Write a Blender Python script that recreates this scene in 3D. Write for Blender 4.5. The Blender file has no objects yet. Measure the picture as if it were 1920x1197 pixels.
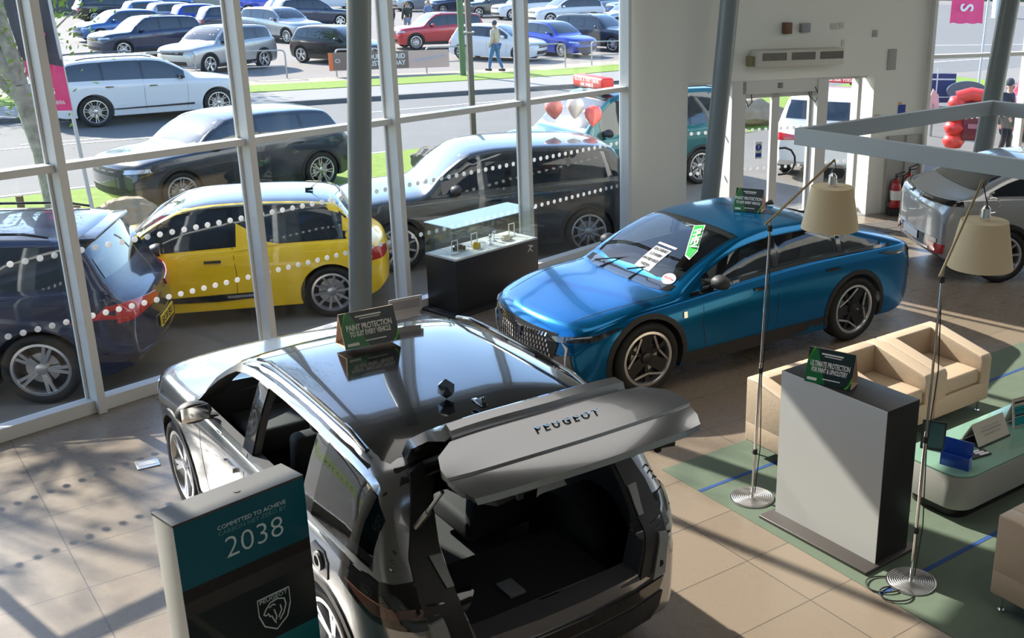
import bpy, bmesh, math, random
from math import sin, cos, pi, radians, sqrt, atan2
from mathutils import Vector, Matrix, geometry
from mathutils.bvhtree import BVHTree
random.seed(7)
C = bpy.context.scene.collection
SC = bpy.context.scene

# ------------------------------------------------------------------ camera, sky, sun, exposure
def look():
    FPX, PITCH, ROLL, CX, CY, H = 2016.65, .3231, .0141, 1268.3, 591.5, 3.95
    fw = Vector((0, cos(PITCH), -sin(PITCH))); r0 = Vector((1, 0, 0)); u0 = r0.cross(fw)
    r = cos(ROLL)*r0+sin(ROLL)*u0; u = -sin(ROLL)*r0+cos(ROLL)*u0
    cd = bpy.data.cameras.new('camera'); co = bpy.data.objects.new('camera', cd); C.objects.link(co)
    m = Matrix((( r.x, u.x, -fw.x, 0), (r.y, u.y, -fw.y, 0), (r.z, u.z, -fw.z, H), (0, 0, 0, 1)))
    co.matrix_world = m
    cd.sensor_width = 36; cd.sensor_fit = 'HORIZONTAL'; cd.lens = FPX*36/1920
    cd.shift_x = (960-CX)/1920; cd.shift_y = (CY-598.5)/1920
    cd.clip_end = 600; SC.camera = co
look()
SC.view_settings.view_transform = 'Standard'; SC.view_settings.look = 'None'
SC.view_settings.gamma = 1; SC.view_settings.use_curve_mapping = False
SC.view_settings.exposure = 0.3
SC.cycles.transparent_max_bounces = 32
SUN_AZ, SUN_EL = radians(128-180), radians(33.7)          # where the sun stands
w = bpy.data.worlds.new('sky'); SC.world = w; w.use_nodes = True
nt = w.node_tree; sky = nt.nodes.new('ShaderNodeTexSky'); sky.sky_type = 'NISHITA'; sky.sun_disc = False
sky.sun_elevation = SUN_EL; sky.sun_rotation = SUN_AZ; sky.air_density = 1.0; sky.dust_density = .4; sky.ozone_density = 3.0
nt.links.new(sky.outputs[0], nt.nodes['Background'].inputs[0]); nt.nodes['Background'].inputs[1].default_value = .38
sd = bpy.data.lights.new('sun', 'SUN'); so = bpy.data.objects.new('sun', sd); C.objects.link(so)
sd.energy = 9.5; sd.angle = radians(.6); sd.color = (1, .93, .82)
tv = Vector((sin(radians(128))*cos(SUN_EL), cos(radians(128))*cos(SUN_EL), -sin(SUN_EL)))
so.rotation_euler = tv.to_track_quat('-Z', 'Y').to_euler()
def area(name, loc, sx, sy, e, col=(1, .95, .88)):
    ld = bpy.data.lights.new(name, 'AREA'); ld.shape = 'RECTANGLE'; ld.size = sx; ld.size_y = sy; ld.energy = e; ld.color = col
    lo = bpy.data.objects.new(name, ld); C.objects.link(lo); lo.location = loc; return lo
area('ceiling_fill', (3.5, 2.5, 5.1), 4, 4, 62)  # unseen area lamps under the ceiling, added as fill for the interior
area('ceiling_fill', (4.5, 11.0, 5.1), 4, 4, 62)
area('ceiling_fill', (-1.0, 8.0, 5.1), 4, 3, 35)

# ------------------------------------------------------------------ materials
M = {}
def mat(name, col, rough=.5, metal=0., coat=0., spec=.5, emit=0, alpha=None, bump=0, bscale=60, vary=0, vscale=3):
    if name in M: return M[name]
    m = bpy.data.materials.new(name); m.use_nodes = True; n = m.node_tree.nodes; l = m.node_tree.links
    p = n['Principled BSDF']; p.inputs['Base Color'].default_value = (*col, 1)
    p.inputs['Roughness'].default_value = rough; p.inputs['Metallic'].default_value = metal
    p.inputs['Coat Weight'].default_value = coat; p.inputs['Coat Roughness'].default_value = .03
    p.inputs['Specular IOR Level'].default_value = spec
    if emit: p.inputs['Emission Color'].default_value = (*col, 1); p.inputs['Emission Strength'].default_value = emit
    if vary:
        tc = n.new('ShaderNodeTexCoord'); t = n.new('ShaderNodeTexNoise'); t.inputs['Scale'].default_value = vscale; t.inputs['Detail'].default_value = 6
        r = n.new('ShaderNodeMapRange'); r.inputs[3].default_value = 1-vary; r.inputs[4].default_value = 1+vary
        mx = n.new('ShaderNodeMix'); mx.data_type = 'RGBA'; mx.blend_type = 'MULTIPLY'; mx.inputs[0].default_value = 1
        mx.inputs[6].default_value = (*col, 1)
        l.new(tc.outputs['Object'], t.inputs['Vector']); l.new(t.outputs[0], r.inputs[0]); l.new(r.outputs[0], mx.inputs[7]); l.new(mx.outputs[2], p.inputs['Base Color'])
    if bump:
        tc = n.new('ShaderNodeTexCoord'); t = n.new('ShaderNodeTexNoise'); t.inputs['Scale'].default_value = bscale; t.inputs['Detail'].default_value = 4
        b = n.new('ShaderNodeBump'); b.inputs['Strength'].default_value = bump; b.inputs['Distance'].default_value = .02
        l.new(tc.outputs['Object'], t.inputs['Vector']); l.new(t.outputs[0], b.inputs['Height']); l.new(b.outputs[0], p.inputs['Normal'])
    M[name] = m; return m
def glassmat(name, tint, refl=1.0, rough=.0):
    m = bpy.data.materials.new(name); m.use_nodes = True; n = m.node_tree.nodes; l = m.node_tree.links; n.clear()
    o = n.new('ShaderNodeOutputMaterial'); tr = n.new('ShaderNodeBsdfTransparent'); g = n.new('ShaderNodeBsdfGlossy')
    mx = n.new('ShaderNodeMixShader'); ge = n.new('ShaderNodeNewGeometry'); dt = n.new('ShaderNodeVectorMath'); dt.operation = 'DOT_PRODUCT'      # reflection rises towards grazing angles
    ab = n.new('ShaderNodeMath'); ab.operation = 'ABSOLUTE'; sb = n.new('ShaderNodeMath'); sb.operation = 'SUBTRACT'; sb.inputs[0].default_value = 1
    pw = n.new('ShaderNodeMath'); pw.operation = 'POWER'; pw.inputs[1].default_value = 5; f = n.new('ShaderNodeMath'); f.operation = 'MULTIPLY_ADD'; f.inputs[1].default_value = .95; f.inputs[2].default_value = .045
    l.new(ge.outputs['Normal'], dt.inputs[0]); l.new(ge.outputs['Incoming'], dt.inputs[1]); l.new(dt.outputs['Value'], ab.inputs[0]); l.new(ab.outputs[0], sb.inputs[1]); l.new(sb.outputs[0], pw.inputs[0]); l.new(pw.outputs[0], f.inputs[0])
    mu = n.new('ShaderNodeMath'); mu.operation = 'MULTIPLY'; mu.inputs[1].default_value = refl
    tr.inputs[0].default_value = (*tint, 1); g.inputs['Roughness'].default_value = rough
    l.new(f.outputs[0], mu.inputs[0]); l.new(mu.outputs[0], mx.inputs[0]); l.new(tr.outputs[0], mx.inputs[1]); l.new(g.outputs[0], mx.inputs[2]); l.new(mx.outputs[0], o.inputs[0])
    M[name] = m; return m
glassmat('pane', (.975, .985, .98), .6); glassmat('case_glass', (.95, .98, .965), 1.2)
glassmat('car_glass', (.62, .68, .68), 1.5); glassmat('tint_glass', (.16, .18, .19), 1.6)
def paint(name, col, metal=.25, rough=.3): return mat('paint_'+name, col, rough, metal, 1.0)
BLK = mat('black_gloss', (.006, .006, .007), .12, 0, 1.0); PLA = mat('black_plastic', (.022, .022, .024), .55)
DGL = mat('dark_glass', (.012, .018, .024), .04, 0, 1.0, .8); RUB = mat('rubber', (.012, .012, .012), .75)
ALLOY = mat('alloy', (.62, .63, .65), .25, .9); ALLOYD = mat('alloy_dark', (.04, .04, .045), .3, .7)
CHR = mat('chrome', (.8, .8, .82), .12, 1.0); RED = mat('red_lens', (.45, .01, .015), .1, 0, 1.0); LENS = mat('lens', (.55, .6, .65), .08, .3, 1.0)
WHT = mat('white', (.8, .8, .78), .5); YPL = mat('yellow_plate', (.85, .6, .02), .4); BLKT = mat('black_ink', (.01, .01, .01), .6)
SEAT = mat('seat_fabric', (.045, .045, .048), .8); SEATL = mat('seat_light', (.3, .29, .27), .7)
STEEL = mat('brushed_steel', (.55, .55, .55), .3, 1.0)

# ------------------------------------------------------------------ mesh helpers
class MB:
    def __init__(s): s.v = []; s.f = []; s.m = []
    def add(s, vs, fs, m=0):
        o = len(s.v); s.v += [tuple(v) for v in vs]; s.f += [tuple(i+o for i in f) for f in fs]; s.m += [m]*len(fs); return s
    def box(s, c, d, rz=0, m=0, mtx=None):
        x, y, z = d[0]/2, d[1]/2, d[2]/2; R = Matrix.Rotation(rz, 3, 'Z') if mtx is None else mtx
        vs = [R@Vector((a*x, b*y, e*z))+Vector(c) for a in (-1, 1) for b in (-1, 1) for e in (-1, 1)]
        return s.add(vs, [(0, 1, 3, 2), (4, 6, 7, 5), (0, 4, 5, 1), (2, 3, 7, 6), (0, 2, 6, 4), (1, 5, 7, 3)], m)
    def bar(s, a, b, w, h, m=0):                       # box from a to b
        a, b = Vector(a), Vector(b); d = b-a; R = d.to_track_quat('X', 'Z').to_matrix()
        return s.box((a+b)/2, (d.length, w, h), m=m, mtx=R)
    def tube(s, pts, r, n=10, m=0, cap=True):
        pts = [Vector(p) for p in pts]; rs = r if isinstance(r, (list, tuple)) else [r]*len(pts); o = len(s.v)
        up = Vector((0, 0, 1)); prev = None
        for i, p in enumerate(pts):
            d = (pts[min(i+1, len(pts)-1)]-pts[max(i-1, 0)]).normalized()
            if prev is None: a = d.cross(up) if abs(d.z) < .95 else d.cross(Vector((1, 0, 0)))
            else: a = prev-d*prev.dot(d)
            a.normalize(); prev = a; b = d.cross(a)
            for k in range(n): s.v.append(tuple(p+(a*cos(2*pi*k/n)+b*sin(2*pi*k/n))*rs[i]))
        for i in range(len(pts)-1):
            for k in range(n):
                k2 = (k+1) % n; s.f.append((o+i*n+k, o+i*n+k2, o+(i+1)*n+k2, o+(i+1)*n+k)); s.m.append(m)
        if cap:
            s.f.append(tuple(o+k for k in range(n-1, -1, -1))); e = o+(len(pts)-1)*n; s.f.append(tuple(e+k for k in range(n))); s.m += [m, m]
        return s
    def lathe(s, prof, n=24, c=(0, 0, 0), m=0, axis='z', closed=False):
        o = len(s.v)
        for r, h in prof:
            for k in range(n):
                a = 2*pi*k/n; x, y = r*cos(a), r*sin(a)
                s.v.append((c[0]+x, c[1]+y, c[2]+h) if axis == 'z' else (c[0]+x, c[1]+h, c[2]+y))
        P = len(prof)
        for i in range(P if closed else P-1):
            i2 = (i+1) % P
            for k in range(n):
                k2 = (k+1) % n; s.f.append((o+i*n+k, o+i*n+k2, o+i2*n+k2, o+i2*n+k)); s.m.append(m)
        return s
    def prism(s, poly, z0, z1, m=0, fn=None):          # poly of 2-D points, fn maps (u, v, w) to 3-D
        fn = fn or (lambda u, v, w: (u, v, w)); n = len(poly)
        vs = [fn(u, v, z0) for u, v in poly]+[fn(u, v, z1) for u, v in poly]
        return s.add(vs, [tuple(range(n-1, -1, -1)), tuple(range(n, 2*n))]+[(i, (i+1) % n, n+(i+1) % n, n+i) for i in range(n)], m)
    def me(s, name):
        me = bpy.data.meshes.new(name); me.from_pydata(s.v, [], s.f); me.update()
        for p, k in zip(me.polygons, s.m): p.material_index = k
        return me
    def build(s, name, mats, parent=None, smooth=30, bevel=0, loc=None, rz=0, fix=True):
        me = s.me(name)
        if fix or bevel:
            b = bmesh.new(); b.from_mesh(me)
            bmesh.ops.remove_doubles(b, verts=b.verts, dist=1e-5)
            if bevel:
                ed = [e for e in b.edges if len(e.link_faces) == 2 and e.calc_face_angle(0) > .6]
                bmesh.ops.bevel(b, geom=ed, offset=bevel, segments=3, profile=.5, affect='EDGES', clamp_overlap=True)
            bmesh.ops.recalc_face_normals(b, faces=b.faces); b.to_mesh(me); b.free()
        return link(me, name, mats, parent, smooth, loc, rz)
def link(me, name, mats, parent=None, smooth=30, loc=None, rz=0):
    if not isinstance(mats, (list, tuple)): mats = [mats]
    me.materials.clear()
    for m in mats: me.materials.append(M[m] if isinstance(m, str) else m)
    if smooth:
        for p in me.polygons: p.use_smooth = True
        me.set_sharp_from_angle(angle=radians(smooth))
    o = bpy.data.objects.new(name, me); C.objects.link(o)
    if parent: o.parent = parent
    if loc is not None: o.location = loc
    o.rotation_euler.z = rz; return o
def tag(o, label, cat, group=None):
    o['label'] = label; o['category'] = cat
    if group: o['group'] = group
    return o
def thing(name, label, cat, loc=(0, 0, 0), az=None, rz=0, group=None):
    o = bpy.data.objects.new(name, None); C.objects.link(o); o.empty_display_size = .2
    o.location = loc; o.rotation_euler.z = rz if az is None else radians(90-az)
    return tag(o, label, cat, group)
def struct(o, **k): o['kind'] = 'structure'; return o
def text_mesh(txt, size, m, parent, mtx, name='lettering', extr=.001, align='CENTER', sx=1.0, bold=0.):
    cu = bpy.data.curves.new('t', 'FONT'); cu.body = txt; cu.size = size; cu.extrude = extr; cu.align_x = align; cu.align_y = 'CENTER'; cu.offset = bold
    cu.resolution_u = 3
    t = bpy.data.objects.new('t', cu); C.objects.link(t); bpy.context.view_layer.update()
    me = bpy.data.meshes.new_from_object(t.evaluated_get(bpy.context.evaluated_depsgraph_get())); bpy.data.objects.remove(t)
    me.transform(mtx@Matrix.Diagonal((sx, 1, 1, 1))); me.name = name
    return link(me, name, m, parent, 0)
def frame_mtx(o, xd, yd):                              # local X along xd, Y along yd
    x = Vector(xd).normalized(); y = Vector(yd).normalized(); z = x.cross(y)
    return Matrix(((x.x, y.x, z.x, o[0]), (x.y, y.y, z.y, o[1]), (x.z, y.z, z.z, o[2]), (0, 0, 0, 1)))
def boolean(me, cutters, op='DIFFERENCE'):
    a = bpy.data.objects.new('a', me); C.objects.link(a); cs = []
    for c in cutters:
        b = bpy.data.objects.new('b', c); C.objects.link(b); cs.append(b)
        md = a.modifiers.new('b', 'BOOLEAN'); md.object = b; md.operation = op; md.solver = 'EXACT'
    bpy.context.view_layer.update()
    r = bpy.data.meshes.new_from_object(a.evaluated_get(bpy.context.evaluated_depsgraph_get()))
    for o in [a]+cs: bpy.data.objects.remove(o)
    return r

# ------------------------------------------------------------------ cars
def pchip(pts):
    xs = [p[0] for p in pts]; ys = [p[1] for p in pts]; n = len(xs)
    h = [xs[i+1]-xs[i] for i in range(n-1)]; d = [(ys[i+1]-ys[i])/h[i] for i in range(n-1)]; t = [0]*n
    for i in range(1, n-1):
        if d[i-1]*d[i] > 0: w1, w2 = 2*h[i]+h[i-1], h[i]+2*h[i-1]; t[i] = (w1+w2)/(w1/d[i-1]+w2/d[i])
    t[0], t[-1] = d[0], d[-1]
    def f(x):
        x = min(max(x, xs[0]), xs[-1]); i = 0
        while i < n-2 and x > xs[i+1]: i += 1
        u = (x-xs[i])/h[i]; return (2*u**3-3*u*u+1)*ys[i]+(u**3-2*u*u+u)*h[i]*t[i]+(-2*u**3+3*u*u)*ys[i+1]+(u**3-u*u)*h[i]*t[i+1]
    return f
SPEC = dict(   # metres from the front bumper: fo front overhang, wb wheelbase, ws windscreen base/top, re roof end, rg rear glass base
    suv=dict(L=4.5, W=1.86, H=1.62, fo=.88, wb=2.68, r=.35, hood=(.92, 1.06), ws=(1.25, 1.98), re=3.95, rg=(4.28, 1.12), belt=(.98, 1.1), tail=.98, zb=.22, dlo=(1.5, 4.05), cuts=(2.42, 3.3)),
    hatch=dict(L=4.05, W=1.77, H=1.46, fo=.82, wb=2.5, r=.32, hood=(.78, .93), ws=(1.05, 1.82), re=3.45, rg=(3.82, 1.0), belt=(.86, .98), tail=.86, zb=.18, dlo=(1.3, 3.5), cuts=(2.2, 2.95)),
    big=dict(L=5.0, W=1.96, H=1.66, fo=.92, wb=3.0, r=.38, hood=(.95, 1.1), ws=(1.4, 2.25), re=4.35, rg=(4.75, 1.15), belt=(1.03, 1.1), tail=1.0, zb=.24, dlo=(1.7, 4.5), cuts=(2.72, 3.65)),
    silver=dict(L=4.56, W=1.88, H=1.57, fo=.88, wb=2.73, r=.355, hood=(.93, 1.05), ws=(1.3, 2.05), re=4.0, rg=(4.35, 1.12), belt=(1.0, 1.05), tail=1.0, zb=.2, gap=.075, dlo=(1.42, 4.22), cuts=(2.45, 3.38)),
    blue=dict(L=4.6, W=1.85, H=1.40, fo=.85, wb=2.70, r=.36, hood=(.76, .93), ws=(1.2, 2.1), re=3.25, rg=(4.3, 1.04), belt=(.87, 1.0), tail=.99, zb=.2, dlo=(1.5, 4.05), cuts=(2.42, 3.3)),
    ds3=dict(L=3.95, W=1.72, H=1.42, fo=.78, wb=2.46, r=.31, hood=(.78, .93), ws=(1.0, 1.72), re=3.35, rg=(3.68, .98), belt=(.86, .93), tail=.88, zb=.18, dlo=(1.25, 3.45), cuts=(2.2,)),
    low=dict(L=4.3, W=1.80, H=1.48, fo=.85, wb=2.62, r=.335, hood=(.86, .99), ws=(1.15, 1.85), re=3.7, rg=(4.05, 1.08), belt=(.93, 1.04), tail=.94, zb=.2, dlo=(1.4, 3.85), cuts=(2.3, 3.15)),
    van=dict(L=4.7, W=1.9, H=1.82, fo=.9, wb=2.85, r=.34, hood=(.98, 1.15), ws=(1.15, 1.95), re=4.5, rg=(4.64, 1.2), belt=(1.05, 1.12), tail=1.15, zb=.22, dlo=(1.5, 4.4), cuts=(2.4, 3.5)),
)
def prep(S):
    if 'top' in S: return
    L, H, z0, z1 = S['L'], S['H'], S['hood'][0], S['hood'][1]; a, b = S['ws']; g, zg = S['rg']; re = S['re']
    m = (a+b)/2
    S['top'] = pchip([(0, z0-.16), (.03, z0-.07), (.09, z0-.01), (.3, z0+.05), (a*.65, z1-.035), (a, z1), (a+.05, z1+.045), (m, z1+(H-z1)*.58), (b, H-.045), (b+.4, H-.005), (b+.8, H), ((b+.8+re)/2, H-.012), (re, H-.06)] +
        ([(re+.25, H-.13)] if g-re > .8 else []) + [(g, zg), (g+(L-g)*.45, S['tail']), (L-.04, S['tail']-.05), (L, S['tail']-.16)])
    b0, b1 = S['belt']; S['bel'] = pchip([(0, z0-.2), (.1, z0-.06), (a, b0), (re, b1), (g, b1-.02), (L-.1, min(b1, S['tail'])-.06), (L, S['tail']-.2)])
    S['plan'] = pchip([(0, .80), (.02, .845), (.08, .89), (.25, .95), (.6, .99), (1.2, 1), (L-1.2, 1), (L-.5, .985), (L-.2, .95), (L-.06, .9), (L-.015, .87), (L, .83)])
    zb = S['zb']; S['bot'] = pchip([(0, zb+.12), (.06, zb+.04), (.3, zb), (L-.4, zb+.01), (L-.08, zb+.08), (L, zb+.16)])
def half(S, x, ins=0.):
    W = S['W']/2-ins; w = W*S['plan'](x); zt = S['top'](x)-ins; bl = min(S['bel'](x), zt-.025); zb = S['bot'](x)+ins*2; bl = max(bl, zb+.1)
    g = min(max((zt-bl)/.3, 0), 1); g = g*g*(3-2*g); hb = zt-bl
    # between low bonnet (g=0) and greenhouse (g=1)
    yb = w*.955
    y6 = (w*.86)*(1-g)+(yb-.015-hb*.30)*g; z6 = (bl+hb*.62)*(1-g)+(zt-.055)*g
    ym = yb*.0+(w*.93)*(1-g)+((yb+y6)/2+.012)*g; zm = (bl+hb*.3)*(1-g)+((bl+z6)/2)*g
    h = bl-zb
    pts = [(0, zb), (w*.9, zb), (w*.965, zb+.035), (w*.985, zb+h*.25), (w*.995, zb+h*.5), (w, zb+h*.74), (w*.99, bl-.09*min(1, h/.4)), (w*.968, bl-.02), (yb, bl), (ym, zm), (y6, z6), (y6*.8, z6+(zt-z6)*.62), (y6*.45, z6+(zt-z6)*.93), (0, zt)]
    return pts
def dens(p, n=3):                                   # gentle subdivision of the half section
    out = []
    for i in range(len(p)-1):
        p0 = p[max(i-1, 0)]; p1 = p[i]; p2 = p[i+1]; p3 = p[min(i+2, len(p)-1)]
        k = 1 if i == 0 else n
        for j in range(k):
            u = j/k; q = []
            for c in (0, 1):
                a = .5*(2*p1[c]+(-p0[c]+p2[c])*u+(2*p0[c]-5*p1[c]+4*p2[c]-p3[c])*u*u+(-p0[c]+3*p1[c]-3*p2[c]+p3[c])*u**3)
                q.append(a*.6+(p1[c]*(1-u)+p2[c]*u)*.4)
            out.append(tuple(q))
    out.append(p[-1]); return out
def deform(S, x, y, z, ins):
    L, W = S['L'], S['W']/2; f = max(0, 1-x/.9)**1.5; r = max(0, 1-(L-x)/.7)**1.5
    t = (abs(y)/W)
    x += f*(.20*t**2.2+.05*max(0, (.45-z)/.3)+.02*max(0, (z-.5)/.3)**2)
    x -= r*(.15*t**2.4+.03*max(0, (.4-z)/.3))
    return x
def loft(S, x0, x1, ins=0., step=.07, n=3, ny=5):
    prep(S); L = S['L']; xs = []
    x = x0
    for e in (0, .01, .03, .06, .1, .15): xs += [x0+e, x1-e]
    k = int((x1-x0)/step); xs += [x0+.2+(x1-x0-.4)*i/k for i in range(k+1)]
    xs = sorted(set(round(v, 4) for v in xs)); mb = MB(); rings = []
    for x in xs:
        h = dens(half(S, x, ins), n); ring = []
        pts = [(y, z) for y, z in h]+[(-y, z) for y, z in reversed(h[1:-1])]
        for y, z in pts: ring.append(len(mb.v)); mb.v.append((L/2-deform(S, x, y, z, ins), y, z))
        rings.append((ring, h, x))
    N = len(rings[0][0])
    for a, b in zip(rings, rings[1:]):
        for k in range(N): mb.f.append((a[0][k], a[0][(k+1) % N], b[0][(k+1) % N], b[0][k])); mb.m.append(0)
    for (ring, h, x), flip in ((rings[0], 0), (rings[-1], 1)):     # end caps as a grid between mirrored points
        H = len(h); rows = []
        for j in range(H):
            l = ring[j]; r = ring[(N-j) % N]
            if l == r: rows.append([l]*(ny+1)); continue
            y, z = h[j]; row = [l]
            for q in range(1, ny):
                yy = y*(1-2*q/ny); row.append(len(mb.v)); mb.v.append((L/2-deform(S, x, yy, z, ins), yy, z))
            rows.append(row+[r])
        for a, b in zip(rows, rows[1:]):
            for q in range(ny):
                f = []; [f.append(i) for i in (a[q], a[q+1], b[q+1], b[q]) if i not in f]
                if len(f) > 2: mb.f.append(tuple(f)); mb.m.append(0)
    me = mb.me('body'); b = bmesh.new(); b.from_mesh(me); bmesh.ops.recalc_face_normals(b, faces=b.faces); b.to_mesh(me); b.free()
    return me
def tree(me):
    return BVHTree.FromPolygons([v.co.copy() for v in me.vertices], [tuple(p.vertices) for p in me.polygons])
def panel(bv, poly, ax, s, eps=.004, res=.08, thick=.012, name='p'):
    """sheet that follows the bodywork: poly in (x,z) for ax y, (y,z) for ax x, (x,y) for ax z, laid on from side s"""
    pts = []
    for i, p in enumerate(poly):
        q = poly[(i+1) % len(poly)]; d = sqrt((p[0]-q[0])**2+(p[1]-q[1])**2); k = max(1, int(d/res))
        for j in range(k): pts.append(Vector((p[0]+(q[0]-p[0])*j/k, p[1]+(q[1]-p[1])*j/k)))
    nb = len(pts); xs = [p.x for p in pts]; ys = [p.y for p in pts]
    def inside(x, y):
        c = False; j = nb-1
        for i in range(nb):
            a, b = pts[i], pts[j]
            if (a.y > y) != (b.y > y) and x < (b.x-a.x)*(y-a.y)/(b.y-a.y)+a.x: c = not c
            j = i
        return c
    x = min(xs)+res*.5
    while x < max(xs):
        y = min(ys)+res*.5
        while y < max(ys):
            if inside(x, y): pts.append(Vector((x, y)))
            y += res
        x += res
    vs, es, fs, *_ = geometry.delaunay_2d_cdt(pts, [(i, (i+1) % nb) for i in range(nb)], [list(range(nb))], 1, 1e-5)
    mb = MB(); ok = []
    for v in vs:
        if ax == 'y': o, d = Vector((v.x, s*4, v.y)), Vector((0, -s, 0))
        elif ax == 'x': o, d = Vector((s*6, v.x, v.y)), Vector((-s, 0, 0))
        else: o, d = Vector((v.x, v.y, 6)), Vector((0, 0, -1))
        h = bv.ray_cast(o, d)
        if h[0] is None: ok.append(None); mb.v.append((0, 0, 0)); continue
        n = h[1]; n = -n if n.dot(d) > 0 else n; ok.append((h[0], d)); mb.v.append(tuple(h[0]+n*eps))
    fl = [f for f in fs if all(ok[i] for i in f)]
    cnt = {}
    for f in fl:
        for i in range(len(f)): e = (f[i], f[(i+1) % len(f)]); cnt[e] = 1
    mb.f = [tuple(f) for f in fl]; low = {}
    for (a, b) in list(cnt):
        if (b, a) not in cnt:
            for i in (a, b):
                if i not in low: low[i] = len(mb.v); mb.v.append(tuple(Vector(mb.v[i])+ok[i][1]*thick))
            mb.f.append((b, a, low[a], low[b]))
    mb.m = [0]*len(mb.f); me = mb.me(name); b = bmesh.new(); b.from_mesh(me)
    bmesh.ops.delete(b, geom=[v for v in b.verts if not v.link_faces], context='VERTS')
    bmesh.ops.recalc_face_normals(b, faces=b.faces); b.to_mesh(me); b.free(); return me
def put(bv, poly, ax, s, m, name, par, **k):
    return link(panel(bv, poly, ax, s, name=name, **k), name, m, par, 40)
def xl(S, p): return [(S['L']/2-x, z) for x, z in p]
def edges(S, x): h = half(S, x); return h[8], h[10]     # belt and roof-edge points
def side_windows(S, gap=.035, lo=.03):
    out = []; gap = S.get('gap', gap); a, b = S['dlo']; cs = [a]+list(S['cuts'])+[b]
    for i in range(len(cs)-1):
        p, q = cs[i]+(gap if i else 0), cs[i+1]-gap; n = 7; low = []; up = []
        for k in range(n+1):
            x = p+(q-p)*k/n; bb, rr = edges(S, x); l = S['bel'](x)+lo; u = rr[1]-.045
            if S.get('kick') and x > S['kick'][0]: l += (x-S['kick'][0])*S['kick'][1]
            if u-l > .015: low.append((x, l)); up.append((x, u))
        out.append(low+up[::-1])
    return out
def windscreen(S, m=.05):
    a, b = S['ws']; x0, x1 = a+.07, b-.02; w0, w1 = S['W']/2*.80, half(S, b)[10][0]-.01
    L = S['L']/2
    return [(L-x0-.02, 0), (L-x0, w0*.6), (L-x0-.06, w0-m*.3), (L-x1, w1-m), (L-x1, -w1+m), (L-x0-.06, -w0+m*.3), (L-x0, -w0*.6)]
def topz(S, z):                                       # x behind the roof where the tail reaches height z
    x = S['re']
    while x < S['L'] and S['top'](x) > z: x += .01
    return x
def rear_glass(S):
    z0, z1 = S['rg'][1]+.05, S['H']-.12; xr = topz(S, z1); w1 = half(S, xr)[10][0]-.03; w0 = min(S['W']/2*.82, half(S, topz(S, z0))[10][0]+.02)
    return [(w0-.04, z0), (w1-.04, z1), (-w1+.04, z1), (-w0+.04, z0)]
WHEEL = {}
def wheel_meshes(r, style):
    if (r, style) in WHEEL: return WHEEL[(r, style)]
    wd = .225; ri = r*.74; t = MB()
    t.lathe([(ri, -wd/2+.01), (r*.93, -wd/2), (r*.985, -wd/2+.025), (r, -wd*.25), (r, wd*.25), (r*.985, wd/2-.025), (r*.93, wd/2), (ri, wd/2-.01), (ri-.01, 0)], 40, axis='y', closed=True)
    tm = t.me('tyre'); m = MB()      # rim faces +y, material 0 alloy 1 dark
    m.lathe([(ri-.012, -.08), (ri-.012, .075), (ri, .1), (ri+.004, .104), (ri-.02, .106), (ri-.03, .09), (ri-.03, -.08)], 40, axis='y')
    m.lathe([(.001, .0), (ri-.02, .0)], 32, axis='y', m=1); m.lathe([(.001, .03), (.15, .03), (.155, .0)], 28, axis='y', m=2)
    m.lathe([(.001, .092), (.03, .092), (.055, .085), (.06, .03)], 20, axis='y', m=0 if style != 'tri' else 1)
    n, wi, wo, split = dict(ten=(10, .03, .028, 0), five=(5, .07, .05, 1), multi=(16, .016, .016, 0), tri=(3, .1, .14, 2), seven=(7, .05, .03, 1))[style]
    for k in range(n):
        a = 2*pi*k/n
        def sp(a0, a1, w0, w1, mm=0, y0=.082, y1=.098):
            p0 = Vector((cos(a0), 0, sin(a0)))*.04; p1 = Vector((cos(a1), 0, sin(a1)))*(ri-.02); d = (p1-p0).normalized(); nn = Vector((-d.z, 0, d.x))
            vs = [p0-nn*w0/2, p0+nn*w0/2, p1+nn*w1/2, p1-nn*w1/2]; vs = [v+Vector((0, y0 if i < 2 else y1, 0)) for i, v in enumerate(vs)]
            bs = [v-Vector((0, .035, 0)) for v in vs]; m.add(vs+bs, [(0, 1, 2, 3), (0, 4, 5, 1), (1, 5, 6, 2), (2, 6, 7, 3), (3, 7, 4, 0)], mm)
        if split == 1: sp(a-.03, a-.13, wi*.5, wo*.6); sp(a+.03, a+.13, wi*.5, wo*.6)
        elif split == 2:
            sp(a, a, wi, wo, 1, .07, .085)
            for q in (-1, 1):     # bright edge lines forming an angular pattern
                b0 = a+q*.32; b1 = a+q*1.02; p0 = Vector((cos(b0), 0, sin(b0)))*(ri-.035); p1 = Vector((cos(b1), 0, sin(b1)))*(ri*.55)
                m.bar(p0+Vector((0, .1, 0)), p1+Vector((0, .09, 0)), .012, .02, 0)
            sp(a+1.05, a+1.05, .03, .05, 1, .07, .08)
        else: sp(a, a, wi, wo)
    rm = m.me('rim')
    for me in (tm, rm):
        b = bmesh.new(); b.from_mesh(me); bmesh.ops.recalc_face_normals(b, faces=b.faces); b.to_mesh(me); b.free()
    WHEEL[(r, style)] = (tm, rm); return tm, rm
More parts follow.
